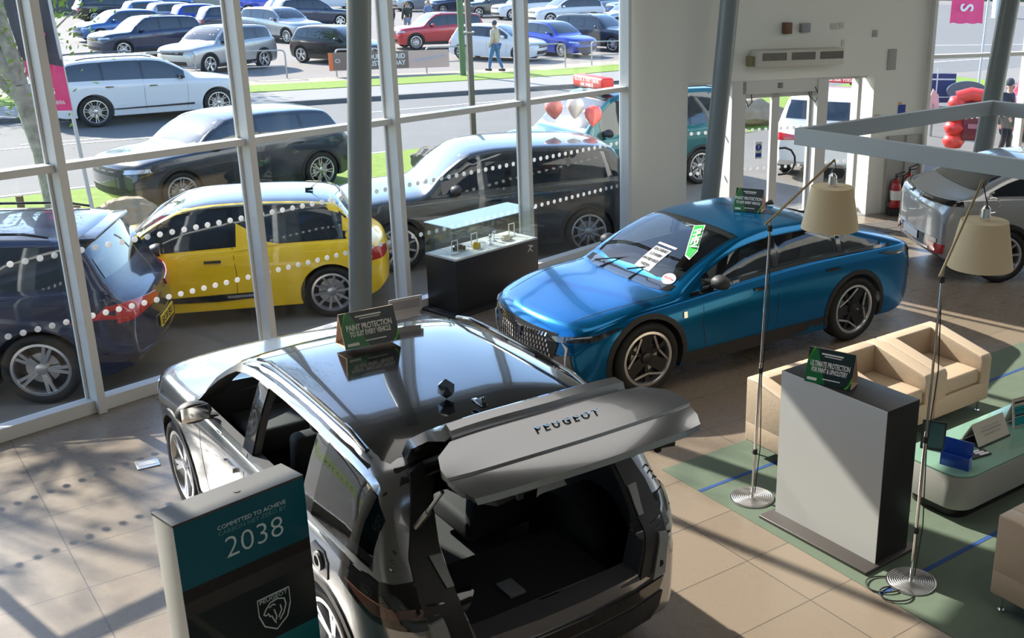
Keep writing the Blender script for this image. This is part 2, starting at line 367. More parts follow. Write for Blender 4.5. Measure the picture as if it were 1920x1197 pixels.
def add_wheels(S, root, style, dark=False, steer=0):
    tm, rm = wheel_meshes(S['r'], style); L, r = S['L']/2, S['r']
    for i, x in enumerate((S['fo'], S['fo']+S['wb'])):
        for s in (1, -1):
            o = bpy.data.objects.new('wheel', tm); C.objects.link(o); o.parent = root
            if not tm.materials: tm.materials.append(RUB); [setattr(p, 'use_smooth', True) for p in tm.polygons]
            o.location = (L-x, s*(S['W']/2-.125), r); o.rotation_euler.z = (0 if s > 0 else pi)+(steer if i == 0 else 0)
            q = bpy.data.objects.new('rim', rm); C.objects.link(q); q.parent = o; q.rotation_euler.y = random.uniform(0, 1)
            if not rm.materials:
                for mm in (ALLOY, ALLOYD, STEEL): rm.materials.append(mm)
                [setattr(p, 'use_smooth', True) for p in rm.polygons]; rm.set_sharp_from_angle(angle=radians(35))
def arch(S, x, k0, k1, lo=.24, n=16):
    r = S['r']; o = []; cx = S['L']/2-x
    a0 = math.asin((lo-r)/(r*k1)) if abs(lo-r) < r*k1 else -.4
    a0 = -.28
    for k in range(n+1): a = a0+(pi-2*a0)*k/n; o.append((cx+cos(a)*r*k1, r+sin(a)*r*k1))
    for k in range(n, -1, -1): a = a0+(pi-2*a0)*k/n; o.append((cx+cos(a)*r*k0, r+sin(a)*r*k0))
    return o
def mirrors(S, root, pm, sides=(1, -1)):
    x = S['L']/2-(S['ws'][0]+.42); z = S['bel'](S['ws'][0]+.4)+.07
    for s in sides:
        y = S['W']/2*.93; m = MB(); m.lathe([(.001, -.075), (.04, -.07), (.07, -.045), (.088, 0), (.09, .03), (.082, .05), (.001, .052)], 18)
        me = m.me('mirror')
        me.transform(Matrix.Translation((x, s*(y+.12), z+.02))@Matrix.Rotation(radians(-90), 4, 'Y')@Matrix.Diagonal((.8, 1.25, 1.0, 1)))
        o = link(me, 'door_mirror', pm, root, 60); m = MB(); m.bar((x, s*(y-.03), z-.05), (x, s*(y+.1), z-.02), .05, .03); m.build('mirror_arm', PLA, o)
        m = MB(); m.box((x-.052, s*(y+.12), z+.02), (.004, .17, .1)); m.build('mirror_glass', CHR, o, bevel=.0015)
BODY = {}
def body(kind, hollow=False, cut=None):
    if (kind, hollow) in BODY: return BODY[(kind, hollow)]
    S = SPEC[kind]; me = loft(S, 0, S['L']); bv = tree(me); cut = []
    for x in (S['fo'], S['fo']+S['wb']):
        for s in (1, -1):
            m = MB(); c = (S['L']/2-x, 0, S['r']); R = S['r']*1.13
            poly = [(c[0]+cos(2*pi*k/36)*R, c[2]+sin(2*pi*k/36)*R) for k in range(36)]
            cut.append(m.prism(poly, s*(S['W']/2-.34), s*(S['W']/2+.2), fn=lambda u, v, w: (u, w, v)).me('c'))
    if hollow:
        L = S['L']; inner = loft(S, S['ws'][0]+.12, L-.16, .055, .09, 2); b = bmesh.new(); b.from_mesh(inner)
        for v in b.verts: v.co.z = max(v.co.z, .36)
        bmesh.ops.remove_doubles(b, verts=b.verts, dist=.0005); bmesh.ops.recalc_face_normals(b, faces=b.faces); b.to_mesh(inner); b.free()
        cut.append(inner)
        for p in side_windows(S): m = MB(); cut.append(m.prism(xl(S, p), -1.4, 1.4, fn=lambda u, v, w: (u, w, v)).me('c'))
        m = MB(); cut.append(m.prism([(x, y*.97) for x, y in windscreen(S, .07)], S['belt'][0]+.05, 3).me('c'))
        if kind == 'silver':
            m = MB(); cut.append(m.prism([(.50, .70), (.56, .9), (.56, 1.15), (.50, 1.47), (-.50, 1.47), (-.56, 1.15), (-.56, .9), (-.50, .70)], -L/2-.3, -L/2+.75, fn=lambda u, v, w: (w, u, v)).me('c'))
        elif kind == 'blue':
            m = MB(); x0, x1 = L/2-S['re']-.12, L/2-S['rg'][0]+.1; cut.append(m.prism([(x0, .46), (x1, .52), (x1, -.52), (x0, -.46)], 1.0, 3).me('c'))
        else: m = MB(); cut.append(m.prism(rear_glass(S), -L/2-.3, -L/2+.75, fn=lambda u, v, w: (w, u, v)).me('c'))
    for c in cut:
        b = bmesh.new(); b.from_mesh(c); bmesh.ops.recalc_face_normals(b, faces=b.faces); b.to_mesh(c); b.free()
    r = me
    for c in cut: r = boolean(r, [c])
    BODY[(kind, hollow)] = (r, bv); return r, bv
def seat(root, x, y, m=SEAT, w=.5):
    s = MB(); s.box((x, y, .52), (.5, w, .16)); s.box((x-.27, y, .78), (.13, w*.95, .58), mtx=Matrix.Rotation(-.2, 3, 'Y')); o = s.build('seat', m, root, bevel=.04)
    h = MB(); h.box((x-.37, y, 1.16), (.1, .25, .17)); h.build('headrest', m, o, bevel=.035)
def shut(bv, root, pts, s, S, w=.006):                # dark door gap drawn as a thin sheet following the skin
    poly = [(x-w/2, z) for x, z in pts]+[(x+w/2, z) for x, z in reversed(pts)]
    put(bv, poly, 'y', s, BLKT, 'door_gap', root, eps=.0015, thick=.003, res=.1)
def plate(root, bv, S, end, z, txt, m, y=0., blank=False):
    x = -1 if end == 'rear' else 1; h = bv.ray_cast(Vector((x*6, y, z)), Vector((-x, 0, 0)))[0]; px = h.x+x*.012
    b = MB(); b.box((px, y, z), (.012, .52, .112)); o = b.build('number_plate', m, root, bevel=.003)
    if txt: text_mesh(txt, .105, BLKT, o, frame_mtx((px+x*.007, y, z-.004), (0, x, 0), (0, 0, 1)), bold=.002)
    return o
def car(kind, label, pname, loc, az, style='five', lod=1, roofm=None, clad=True, hollow=False, group=None, gm=None, name='parked_car', cat='car', rplate=True, lights=True, blacktop=False):
    """az: compass direction the bonnet points to; lod 2 near, 1 middle, 0 far"""
    S = SPEC[kind]; me, bv = body(kind, hollow); me = me.copy(); pm = M['paint_'+pname]
    root = thing(name, label, cat, loc, az, group=group); L = S['L']; H = L/2
    link(me, 'body', [pm, SEAT] if hollow else pm, root, 38)
    if hollow:                                          # cabin lining
        for p in me.polygons:
            if bv.find_nearest(p.center)[3] > .012: p.material_index = 1
    else:
        for p in me.polygons: p.material_index = 0
    gl = gm or DGL
    for s in (1, -1):
        for p in side_windows(S): put(bv, xl(S, p), 'y', s, gl, 'side_window', root, res=.12, eps=.007)
        cs = S['cuts']; pw_ = S.get('gap', .035)+.005; pl = [(c-pw_, c+pw_) for c in cs]
        for a_, b_ in pl: put(bv, [(H-a_, S['bel'](a_)+.03), (H-a_, half(S, a_)[10][1]-.05), (H-b_, half(S, b_)[10][1]-.05), (H-b_, S['bel'](b_)+.03)], 'y', s, BLK, 'pillar_trim', root, res=.1, eps=.005)
        if blacktop and not hollow:
            a_, b_ = S['ws'][0]+.12, S['rg'][0]-.12; n_ = 14; lo_ = []; up_ = []
            for k in range(n_+1): x = a_+(b_-a_)*k/n_; lo_.append((H-x, S['bel'](x)+.012)); up_.append((H-x, max(half(S, x)[10][1]-.005, S['bel'](x)+.014)))
            put(bv, lo_+up_[::-1], 'y', s, BLK, 'black_surround', root, res=.1, eps=.003)
    put(bv, windscreen(S), 'z', 1, M['car_glass'] if hollow else gl, 'windscreen', root, res=.14)
    if kind != 'silver' and kind != 'blue': put(bv, rear_glass(S), 'x', -1, gl, 'rear_window', root, res=.12, eps=.006)
    if roofm:
        a = S['ws'][1]-.02; b = S['re']+.08; n = 10
        up = [(H-(a+(b-a)*k/n), half(S, a+(b-a)*k/n)[10][0]) for k in range(n+1)]
        put(bv, up+[(x, -y) for x, y in reversed(up)], 'z', 1, roofm, 'roof_panel', root, res=.12, eps=.003)
    add_wheels(S, root, style)
    mirrors(S, root, PLA if lod > 1 else pm)
    if clad:
        for x in (S['fo'], S['fo']+S['wb']):
            for s in (1, -1): put(bv, arch(S, x, 1.1, 1.24), 'y', s, PLA, 'wheel_arch', root, res=.1, eps=.008)
        sx0, sx1 = H-(S['fo']+S['r']*1.15), H-(S['fo']+S['wb']-S['r']*1.15); z0 = S['zb']+.01
        for s in (1, -1): put(bv, [(sx0, z0), (sx0, z0+.13), (sx1, z0+.15), (sx1, z0)], 'y', s, PLA, 'sill_trim', root, res=.2, eps=.006)
    z = S['hood'][0]; W = S['W']/2
    put(bv, [(-.5, z-.22), (-.56, z-.1), (.56, z-.1), (.5, z-.22)], 'x', 1, PLA, 'grille', root, eps=.006)
    put(bv, [(-.62, S['zb']+.13), (-.6, S['zb']+.26), (.6, S['zb']+.26), (.62, S['zb']+.13)], 'x', 1, PLA, 'bumper_intake', root, eps=.006)
    for s in (1, -1):
        if lights or kind == 'silver': put(bv, [(s*.55, z-.17), (s*.55, z-.10), (s*(W*.93), z-.08), (s*(W*.95), z-.14)], 'x', 1, LENS, 'headlight', root, eps=.008, res=.05)
        zt = S['tail']
        if lights: put(bv, [(s*.45, zt-.18), (s*.45, zt-.1), (s*(W*.9), zt-.07), (s*(W*.93), zt-.22)], 'x', -1, RED, 'tail_light', root, eps=.008, res=.05)
    if lod:
        d = S['cuts']; zz = [S['bel'](d[0])+.02, .6, .35]
        for s in (1, -1):
            shut(bv, root, [(H-d[0], zz[0]), (H-d[0]-.02, .6), (H-d[0], .33)], s, S)
            f = S['ws'][0]+.28; shut(bv, root, [(H-f, S['bel'](f)), (H-f, .6), (H-f-.05, .33)], s, S)
            for dd in [d[0]-.22]+([d[1]-.12] if len(d) > 1 else []):
                zh = S['bel'](dd)-.13; put(bv, [(H-dd-.09, zh-.015), (H-dd-.09, zh+.015), (H-dd+.09, zh+.012), (H-dd+.09, zh-.012)], 'y', s, pm if lod < 2 else BLK, 'door_handle', root, eps=.022, thick=.022)
        if kind in ('suv', 'big', 'van', 'silver') and style != 'ten':
            for s in (1, -1):
                pts = []
                for k in range(9): x = S['ws'][1]+.15+(S['re']-S['ws'][1]-.35)*k/8; y6, z6 = half(S, x)[10]; pts.append((H-x, s*(y6-.04), S['top'](x)+(0 if k in (0, 8) else .025)-.012))
                m = MB(); m.tube(pts, .014, 8); m.build('roof_rail', BLK, root)
    if rplate: plate(root, bv, S, 'rear', S['tail']-.28, None, YPL)
    return root, S, bv

# ------------------------------------------------------------------ the setting: floor, walls, glazing, ground
D = Vector((.58679, .80973, 0)); N = Vector((.80973, -.58679, 0)); P0 = Vector((-7.6504, 5.5441, 0))   # glass front: along, inwards, origin
def F3(s, p, z=0.): return P0+D*s+N*p+Vector((0, 0, z))
WA = radians(62.6); E_ = Vector((sin(WA), cos(WA), 0)); G_ = Vector((cos(WA), -sin(WA), 0)); W0 = Vector((-.68, 15.16, 0))
def W3(s, p, z=0.): return W0+E_*s+G_*p+Vector((0, 0, z))
FRM = mat('frame_grey', (.68, .68, .65), .45); WAL = mat('wall_paint', (.84, .85, .78), .75, bump=.05, bscale=20); COLM = mat('column_grey', (.17, .20, .205), .4, 0, .2)
def tile_mat():
    m = bpy.data.materials.new('floor_tiles'); m.use_nodes = True; n = m.node_tree.nodes; l = m.node_tree.links; p = n['Principled BSDF']
    tc = n.new('ShaderNodeTexCoord'); mp = n.new('ShaderNodeMapping'); mp.inputs['Rotation'].default_value = (0, 0, -radians(39.5)); mp.inputs['Location'].default_value = (.28, .12, 0)
    b = n.new('ShaderNodeTexBrick'); b.offset = 0; b.inputs['Scale'].default_value = 1; b.inputs['Mortar Size'].default_value = .004; b.inputs['Brick Width'].default_value = 1.2; b.inputs['Row Height'].default_value = .6
    b.inputs['Color1'].default_value = (.215, .172, .13, 1); b.inputs['Color2'].default_value = (.24, .193, .147, 1); b.inputs['Mortar'].default_value = (.09, .08, .07, 1)
    t = n.new('ShaderNodeTexNoise'); t.inputs['Scale'].default_value = 9; t.inputs['Detail'].default_value = 8
    r = n.new('ShaderNodeMapRange'); r.inputs[3].default_value = .22; r.inputs[4].default_value = .34
    l.new(tc.outputs['Object'], mp.inputs[0]); l.new(mp.outputs[0], b.inputs['Vector']); l.new(b.outputs[0], p.inputs['Base Color'])
    l.new(tc.outputs['Object'], t.inputs['Vector']); l.new(t.outputs[0], r.inputs[0]); l.new(r.outputs[0], p.inputs['Roughness'])
    M['floor_tiles'] = m; return m
tile_mat()
m = MB(); fl = [F3(-4, .0), F3(11.9, 0), W3(0, 0), W3(14, 0), Vector((14, -6, 0)), Vector((-8, -6, 0))]
m.prism([(v.x, v.y) for v in fl], -.29, 0); struct(m.build('floor', 'floor_tiles', smooth=0))
ASPH = mat('asphalt', (.165, .162, .155), .85, vary=.12, vscale=.8, bump=.15, bscale=120)
FORE = mat('forecourt_paving', (.16, .15, .135), .8, vary=.25, vscale=1.5)
m = MB(); m.box((0, 60, -.35), (400, 300, .1)); struct(m.build('ground', mat('lot_surface', (.235, .21, .19), .9, vary=.15, vscale=.6), smooth=0))
def slab(name, pts, z0, z1, mt, kind='structure'):
    m = MB(); m.prism(pts, z0, z1); o = m.build(name, mt, smooth=0); o['kind'] = kind; return o
near = [(-30, 1.5), (-11.7, 18.2), (-4.8, 24.7), (2.4, 33.5), (9, 42), (22, 52), (45, 64)]
far = [(-60, -1.5), (-40, 11.9), (-12.1, 30.6), (-2.1, 37.6), (3, 43), (8, 53), (14, 72), (22, 110)]
slab('road', near+[(70, 110)]+far[::-1], -.3, -.296, ASPH)
inner = [(-30, -2.5), (-10.2, 14.2), (-3, 21.3), (4.5, 30), (12, 39), (24, 48), (46, 60)]
slab('forecourt', [(-30, -20), (-30, -2.5)]+inner[1:]+[(46, -20)], -.299, -.2, FORE)
GRS = mat('grass', (.20, .30, .035), .9, bump=.6, bscale=90, vary=.35, vscale=6)
slab('lawn', near[:5]+inner[:5][::-1], -.3, -.19, GRS)
def off(line, d):
    out = []
    for i, p in enumerate(line):
        a = Vector(line[max(i-1, 0)]); b = Vector(line[min(i+1, len(line)-1)]); t = (b-a).normalized(); out.append((p[0]-t.y*d, p[1]+t.x*d))
    return out
f5 = far[:6]
slab('pavement', f5+off(f5, 2.6)[::-1], -.3, -.19, mat('pavement_grey', (.26, .25, .235), .85, vary=.12))
slab('kerb', off(f5, -.16)+f5[::-1], -.3, -.17, mat('kerb_stone', (.12, .125, .13), .8, vary=.3, vscale=5))
slab('grass_verge', off(f5, 2.6)+off(f5, 4.4)[::-1], -.3, -.17, GRS)
slab('gravel_verge', off(f5, 4.4)+off(f5, 6.2)[::-1], -.3, -.24, mat('gravel', (.36, .32, .25), .95, vary=.35, vscale=12, bump=.6, bscale=60))
LINE = mat('road_paint', (.75, .75, .72), .7)
m = MB()
for a, b in (((-9.5, 27.6), (-30, 11.8)), ((-8.8, 29.8), (1, 38.4)), ((-6.5, 23.9), (-20, 11.5))):
    a = Vector((*a, -.29)); b = Vector((*b, -.29)); m.bar(a, b, .1, .004)
for k in range(7): a = Vector((-22+k*3.6, 18.6+k*2.75, -.29)); m.bar(a, a+Vector((1.3, 1.0, 0)), .1, .004)
m.bar((6, 44, -.29), (14, 50, -.29), .15, .004); m.bar((9, 56, -.29), (22, 60, -.29), .15, .004)
o = m.build('road_markings', LINE, smooth=0); struct(o)
# glass front
ms = [-3.0, -1.2, .6, 2.38, 4.14, 5.90, 7.66, 9.69, 11.72]; TOP = 5.0
DOT = mat('dot_film', (.85, .85, .85), .6); wi = 0
_t = DOT.node_tree.nodes.new('ShaderNodeBsdfTranslucent'); _t.inputs[0].default_value = (.8, .8, .8, 1); _x = DOT.node_tree.nodes.new('ShaderNodeMixShader'); _x.inputs[0].default_value = .4
DOT.node_tree.links.new(DOT.node_tree.nodes['Principled BSDF'].outputs[0], _x.inputs[1]); DOT.node_tree.links.new(_t.outputs[0], _x.inputs[2]); DOT.node_tree.links.new(_x.outputs[0], DOT.node_tree.nodes['Material Output'].inputs[0])
m = MB(); m.prism([(v.x, v.y) for v in (F3(-3.2, -.1), F3(11.8, -.1), F3(11.8, .15), F3(-3.2, .15))], TOP, 5.6); struct(m.build('trim_1', 'frame_grey', smooth=0))
for i in range(len(ms)-1):
    a, b = ms[i], ms[i+1]; wi += 1; fr = MB()
    R = lambda s0, s1, p0, p1, z0, z1: fr.prism([(v.x, v.y) for v in (F3(s0, p0), F3(s1, p0), F3(s1, p1), F3(s0, p1))], z0, z1)
    R(a-.035, a+.035, -.04, .15, 0, TOP); R(a-.06, a-.036, -.03, .0, .12, TOP)
    R(a+.035, b-.035, -.04, .09, 0, .12); R(a+.035, b-.035, -.04, .09, 2.17, 2.235)
    if i == len(ms)-2: R(b-.035, b+.03, -.04, .12, 0, TOP)
    o = struct(fr.build('window_%d' % wi, 'frame_grey', smooth=0, bevel=.004))
    g = MB(); [g.prism([(v.x, v.y) for v in (F3(a+.03, -.012), F3(b-.03, -.012), F3(b-.03, -.004), F3(a+.03, -.004))], z0, z1) for z0, z1 in ((.1, 2.18), (2.22, TOP))]
    g.build('pane', 'pane', o, smooth=0)
    dt = MB(); s = a+.11
    while s < b-.08:
        for z in (.86, 1.46):
            c = F3(s, .0, z); dt.add([c+D*cos(k*pi/6)*.027+Vector((0, 0, sin(k*pi/6)*.027)) for k in range(12)]+[c-N*.003+D*cos(k*pi/6)*.027+Vector((0, 0, sin(k*pi/6)*.027)) for k in range(12)], [tuple(range(12)), tuple(range(23, 11, -1))])
        s += .118
    dt.build('dot_film', 'dot_film', o, smooth=0)
# door wall
def wbox(mb, s0, s1, p0, p1, z0, z1, m=0): return mb.prism([(v.x, v.y) for v in (W3(s0, p0), W3(s1, p0), W3(s1, p1), W3(s0, p1))], z0, z1, m)
m = MB(); T = -.32
wbox(m, -.03, .90, T, 0, 0, 5.2); wbox(m, .90, 4.19, T, 0, 2.22, 5.2); wbox(m, 4.19, 5.19, T, 0, 0, 5.2)
m2 = MB()
struct(m.build('wall_right', 'wall_paint', smooth=0, fix=False))
m = MB(); wbox(m, 5.19, 14, -.1, .05, 5.0, 5.6); wbox(m, 5.19, 14, -.06, .06, 2.44, 2.50); wbox(m, 5.19, 14, -.06, .06, 0, .1)
for s in (5.22, 7.3, 9.5, 12): wbox(m, s-.03, s+.03, -.06, .1, 0, 5.0)
o = struct(m.build('window_%d' % (wi+1), 'frame_grey', smooth=0)); g = MB(); wbox(g, 5.22, 14, -.01, 0, .1, 5.0); g.build('pane', 'pane', o, smooth=0)
def dots(par, s0, s1, p, zs=(.86, 1.46), st=.118):
    dt = MB(); s = s0
    while s < s1:
        for z in zs: c = W3(s, p, z); dt.add([c+E_*cos(k*pi/6)*.027+Vector((0, 0, sin(k*pi/6)*.027)) for k in range(12)]+[c-G_*.003+E_*cos(k*pi/6)*.027+Vector((0, 0, sin(k*pi/6)*.027)) for k in range(12)], [tuple(range(12)), tuple(range(23, 11, -1))])
        s += st
    dt.build('dot_film', 'dot_film', par, smooth=0)
dots(o, 5.3, 13.8, .01)
m = MB(); wbox(m, .90, 1.72, -.26, -.2, 2.16, 2.22); wbox(m, .90, 1.62, -.26, -.2, 0, .08); wbox(m, 1.62, 1.80, -.28, 0.02, 0, 2.22)
o = struct(m.build('window_%d' % (wi+2), 'frame_grey', smooth=0, bevel=.003)); g = MB(); wbox(g, .90, 1.62, -.235, -.225, .08, 2.16); g.build('pane', 'pane', o, smooth=0); dots(o, .97, 1.6, -.22)
m = MB(); wbox(m, 3.33, 4.19, -.26, -.2, 2.16, 2.22); wbox(m, 3.33, 4.19, -.26, -.2, 0, .08); wbox(m, 3.98, 4.05, -.3, -.12, 0, 2.22)
o = struct(m.build('window_%d' % (wi+3), 'frame_grey', smooth=0, bevel=.003)); g = MB(); wbox(g, 3.33, 4.0, -.235, -.225, .08, 2.16); g.build('pane', 'pane', o, smooth=0); dots(o, 3.4, 3.98, -.22)
m = MB(); wbox(m, 1.80, 1.88, -.26, -.02, 0, 2.2); wbox(m, 3.14, 3.33, -.28, 0, 0, 2.2); wbox(m, 1.8, 3.33, -.28, -.02, 2.02, 2.22)
for s0, s1 in ((1.88, 2.5), (2.5, 3.14)):
    wbox(m, s0, s0+(.045 if s0 < 2 else .06), -.23, -.17, .02, 2.02); wbox(m, s1-(.07 if s0 < 2 else .035), s1, -.23, -.17, .02, 2.02); wbox(m, s0, s1, -.23, -.17, .02, .14); wbox(m, s0, s1, -.23, -.17, 1.94, 2.02)
o = struct(m.build('door_1', 'frame_grey', smooth=0, bevel=.004)); g = MB()
wbox(g, 1.94, 2.43, -.205, -.195, .13, 1.95); wbox(g, 2.55, 3.11, -.205, -.195, .13, 1.95); g.build('pane', 'pane', o, smooth=0); dots(o, 2.0, 2.42, -.19); dots(o, 2.62, 3.06, -.19)
m = MB(); m.tube([W3(2.58, -.15, 1.16)+E_*0, W3(2.66, -.1, 1.17), W3(2.76, -.09, 1.13), W3(2.83, -.09, 1.03), W3(2.84, -.09, .93), W3(2.8, -.09, .83), W3(2.72, -.09, .77), W3(2.58, -.15, .75)], .016, 10); m.build('door_handle', PLA, o)
m = MB(); wbox(m, 2.05, 2.95, -.2, -.05, 2.03, 2.09, 0); m.tube([W3(1.9, -.06, 2.1), W3(1.88, -.03, 1.95), W3(1.93, -.03, 1.84), W3(1.99, -.03, 1.9), W3(1.98, -.05, 2.08)], .008, 6)
m.tube([W3(3.0, -.06, 2.1), W3(3.1, -.02, 2.08), W3(3.16, -.01, 1.95), W3(3.1, 0, 1.86), W3(3.0, -.02, 1.95), W3(2.98, -.04, 2.1)], .007, 6); wbox(m, 2.42, 2.52, -.2, -.02, 2.09, 2.17); m.build('door_operator', PLA, o)
# push notice on the left leaf
m = MB(); wbox(m, 2.17, 2.29, -.19, -.185, 1.02, 1.28); nt_ = m.build('notice', WHT, o, smooth=0)
BLUE = mat('notice_blue', (.02, .06, .35), .5); mx = frame_mtx(W3(2.23, -.183, 1.19), E_, (0, 0, 1)); m = MB()
m.prism([(cos(k*pi/12)*.052, sin(k*pi/12)*.052) for k in range(24)], 0, .002, fn=lambda u, v, w: mx@Vector((u, v, w))); m.prism([(-.05, -.145), (.05, -.145), (.05, -.085), (-.05, -.085)], 0, .002, fn=lambda u, v, w: mx@Vector((u, v, w))); m.build('notice_print', BLUE, nt_, smooth=0)
m = MB(); m.prism([(-.008, -.01), (.008, -.01), (.012, .035), (-.012, .035)], .002, .004, fn=lambda u, v, w: mx@Vector((u, v, w))); m.prism([(-.008, -.033), (.008, -.033), (.008, -.02), (-.008, -.02)], .002, .004, fn=lambda u, v, w: mx@Vector((u, v, w))); m.build('notice_mark', WHT, nt_, smooth=0)
# rest of the shell (behind and beside the viewer)
m = MB(); m.prism([(-9, -6.3), (15, -6.3), (15, -6), (-9, -6)], 0, 5.2); struct(m.build('wall_back', 'wall_paint', smooth=0))
m = MB(); m.prism([(13.8, -6), (14.1, -6), (14.1, 21.5), (13.8, 21.5)], 0, 5.2); struct(m.build('wall_far_right', 'wall_paint', smooth=0))
v0 = F3(-3.1, 0); m = MB(); m.prism([(v0.x, v0.y), (v0.x-.2, v0.y), (-8.9, -6), (-8.6, -6)], 0, 5.2); struct(m.build('wall_left', 'wall_paint', smooth=0))
fl2 = [F3(-4, -.1), F3(11.7, -.1), W3(0, 0), W3(14, .1), Vector((14, -6, 0)), Vector((-9, -6, 0))]
m = MB(); m.prism([(v.x, v.y) for v in fl2], 5.2, 5.5); struct(m.build('ceiling', mat('ceiling_grey', (.22, .22, .21), .8), smooth=0))
m = MB(); m.prism([(-2.5, -6), (4, -6), (4, -.75), (-2.5, -.75)], 2.2, 2.45); struct(m.build('mezzanine_floor', 'wall_paint', smooth=0))

# steel columns, raked
for i, (x, y, lab, r) in enumerate(((-3.32, 10.62, 'grey round steel column rising behind the silver hatch-open car', .115), (.41, 15.2, 'dark grey raking steel column standing beside the glass entrance door', .13), (4.72, 16.95, 'grey raking steel column on the right in front of the far glazing', .15))):
    m = MB(); m.tube([(x, y, 0), (x+.075*5.2, y, 5.2)], r, 28); c = m.build('steel_column', 'column_grey'); tag(c, lab, 'column', 'raking steel columns')
    m = MB(); m.lathe([(r+.08, 0), (r+.08, .02), (r, .025)], 24, (x, y, 0)); m.build('base_plate', 'column_grey', c)

# wall fittings
def wt(name, label, cat, s, z, w, h, d, mt, bev=.006, **k):
    m = MB(); wbox(m, s-w/2, s+w/2, 0.001, d, z-h/2, z+h/2); return tag(m.build(name, mt, bevel=bev), label, cat, **k)
CRM = mat('cream_metal', (.62, .60, .52), .5)
ac = wt('air_curtain', 'long cream air curtain heater mounted above the entrance door', 'heater', 2.66, 2.55, 1.52, .24, .24, CRM, .02)
for k in range(3):
    m = MB(); [wbox(m, 1.98+k*.5+q*.019, 1.988+k*.5+q*.019, .238, .245, 2.52, 2.63) for q in range(22)]; m.build('louvre', PLA, ac, smooth=0)
m = MB(); wbox(m, 1.84, 1.90, .02, .16, 2.44, 2.58); m.build('end_cap', mat('brass_tone', (.25, .2, .1), .5), ac)
wt('isolator_switch', 'small brown and black isolator box above the air curtain', 'switch', 2.50, 2.96, .13, .16, .09, mat('brown_box', (.16, .08, .04), .5))
wt('junction_box', 'small grey junction box right of the brown switch', 'box', 2.82, 2.96, .16, .13, .07, mat('grey_box', (.3, .32, .31), .5))
wt('wall_plate', 'pale double blank plate high on wall right of air curtain', 'wall plate', 3.37, 2.97, .15, .09, .012, CRM, group='blank wall plates'); wt('wall_plate', 'pale single blank plate just right of the double one', 'wall plate', 3.5, 2.98, .08, .09, .012, CRM, group='blank wall plates')
wt('wall_plate', 'pale blank plate at the right end of the air curtain', 'wall plate', 3.54, 2.72, .06, .1, .012, CRM, group='blank wall plates'); wt('wall_plate', 'pale square plate high on wall above the tall grille', 'wall plate', 4.13, 2.85, .1, .1, .012, mat('plate_grey', (.35, .36, .34), .5), group='blank wall plates')
g = wt('wall_grille', 'tall grey grille panel on wall right of the entrance', 'grille', 4.49, 2.45, .17, .32, .015, 'plate_grey')
wt('door_release', 'small beige switch plate low on wall beside the blue poster', 'switch', 4.29, 1.55, .1, .12, .02, CRM)
po = wt('safety_poster', 'small blue and white safety poster on the right-hand wall', 'poster', 4.76, 1.62, .17, .34, .006, WHT, 0)
m = MB(); wbox(m, 4.685, 4.835, .0065, .008, 1.48, 1.74); m.build('poster_print', BLUE, po, smooth=0); m = MB(); wbox(m, 4.69, 4.75, .0065, .009, 1.745, 1.775); m.build('poster_accent', mat('orange', (.7, .3, .05), .5), po, smooth=0); m = MB(); wbox(m, 4.69, 4.83, .0085, .0095, 1.57, 1.60); m.build('poster_rule', WHT, po, smooth=0)
m = MB(); wbox(m, 4.50, 5.18, .002, .05, 0, 1.25); wbox(m, 4.5, 4.54, .05, .075, 0, 1.25); wbox(m, 4.86, 4.9, .05, .075, 0, 1.25)
tag(m.build('extinguisher_panel', mat('panel_grey', (.40, .40, .37), .6), bevel=.004), 'pale backing panel with metal strips behind the fire extinguishers', 'panel')
REDP = mat('red_enamel', (.42, .015, .02), .3, 0, .8)
def extinguisher(s, lab, k):
    c = W3(s, .21, .0); t = thing('fire_extinguisher', lab, 'fire extinguisher', (c.x, c.y, .12), group='fire extinguishers by the entrance')
    m = MB(); m.lathe([(.001, 0), (.08, 0), (.088, .02), (.088, .42*k), (.07, .48*k), (.03, .52*k), (.028, .56*k), (.001, .56*k)], 20); m.build('cylinder_body', REDP, t)
    m = MB(); m.tube([(0, 0, .55*k), (0, 0, .62*k)], .02, 10); m.bar((-.02, -.0, .63*k), (.13, -.02, .7*k), .02, .015); m.bar((-.02, 0, .6*k), (.11, -.02, .62*k), .02, .012); m.build('valve_lever', PLA, t)
    m = MB(); m.tube([(.0, -.02, .58*k), (-.1, -.03, .5*k), (-.11, -.03, .3*k), (-.1, -.03, .1)], [.01, .01, .012, .02], 8); m.build('hose', PLA, t)
    m = MB(); m.lathe([(.0895, .16*k), (.0895, .34*k)], 20); m.build('paper_label', WHT, t); m = MB(); m.box((0, 0, -.06), (.2, .2, .1)); m.build('floor_stand', PLA, t)
extinguisher(4.60, 'left one of two red fire extinguishers, beside the white wall', .85); extinguisher(4.86, 'right one of two red fire extinguishers, nearer the glazing', 1.0)

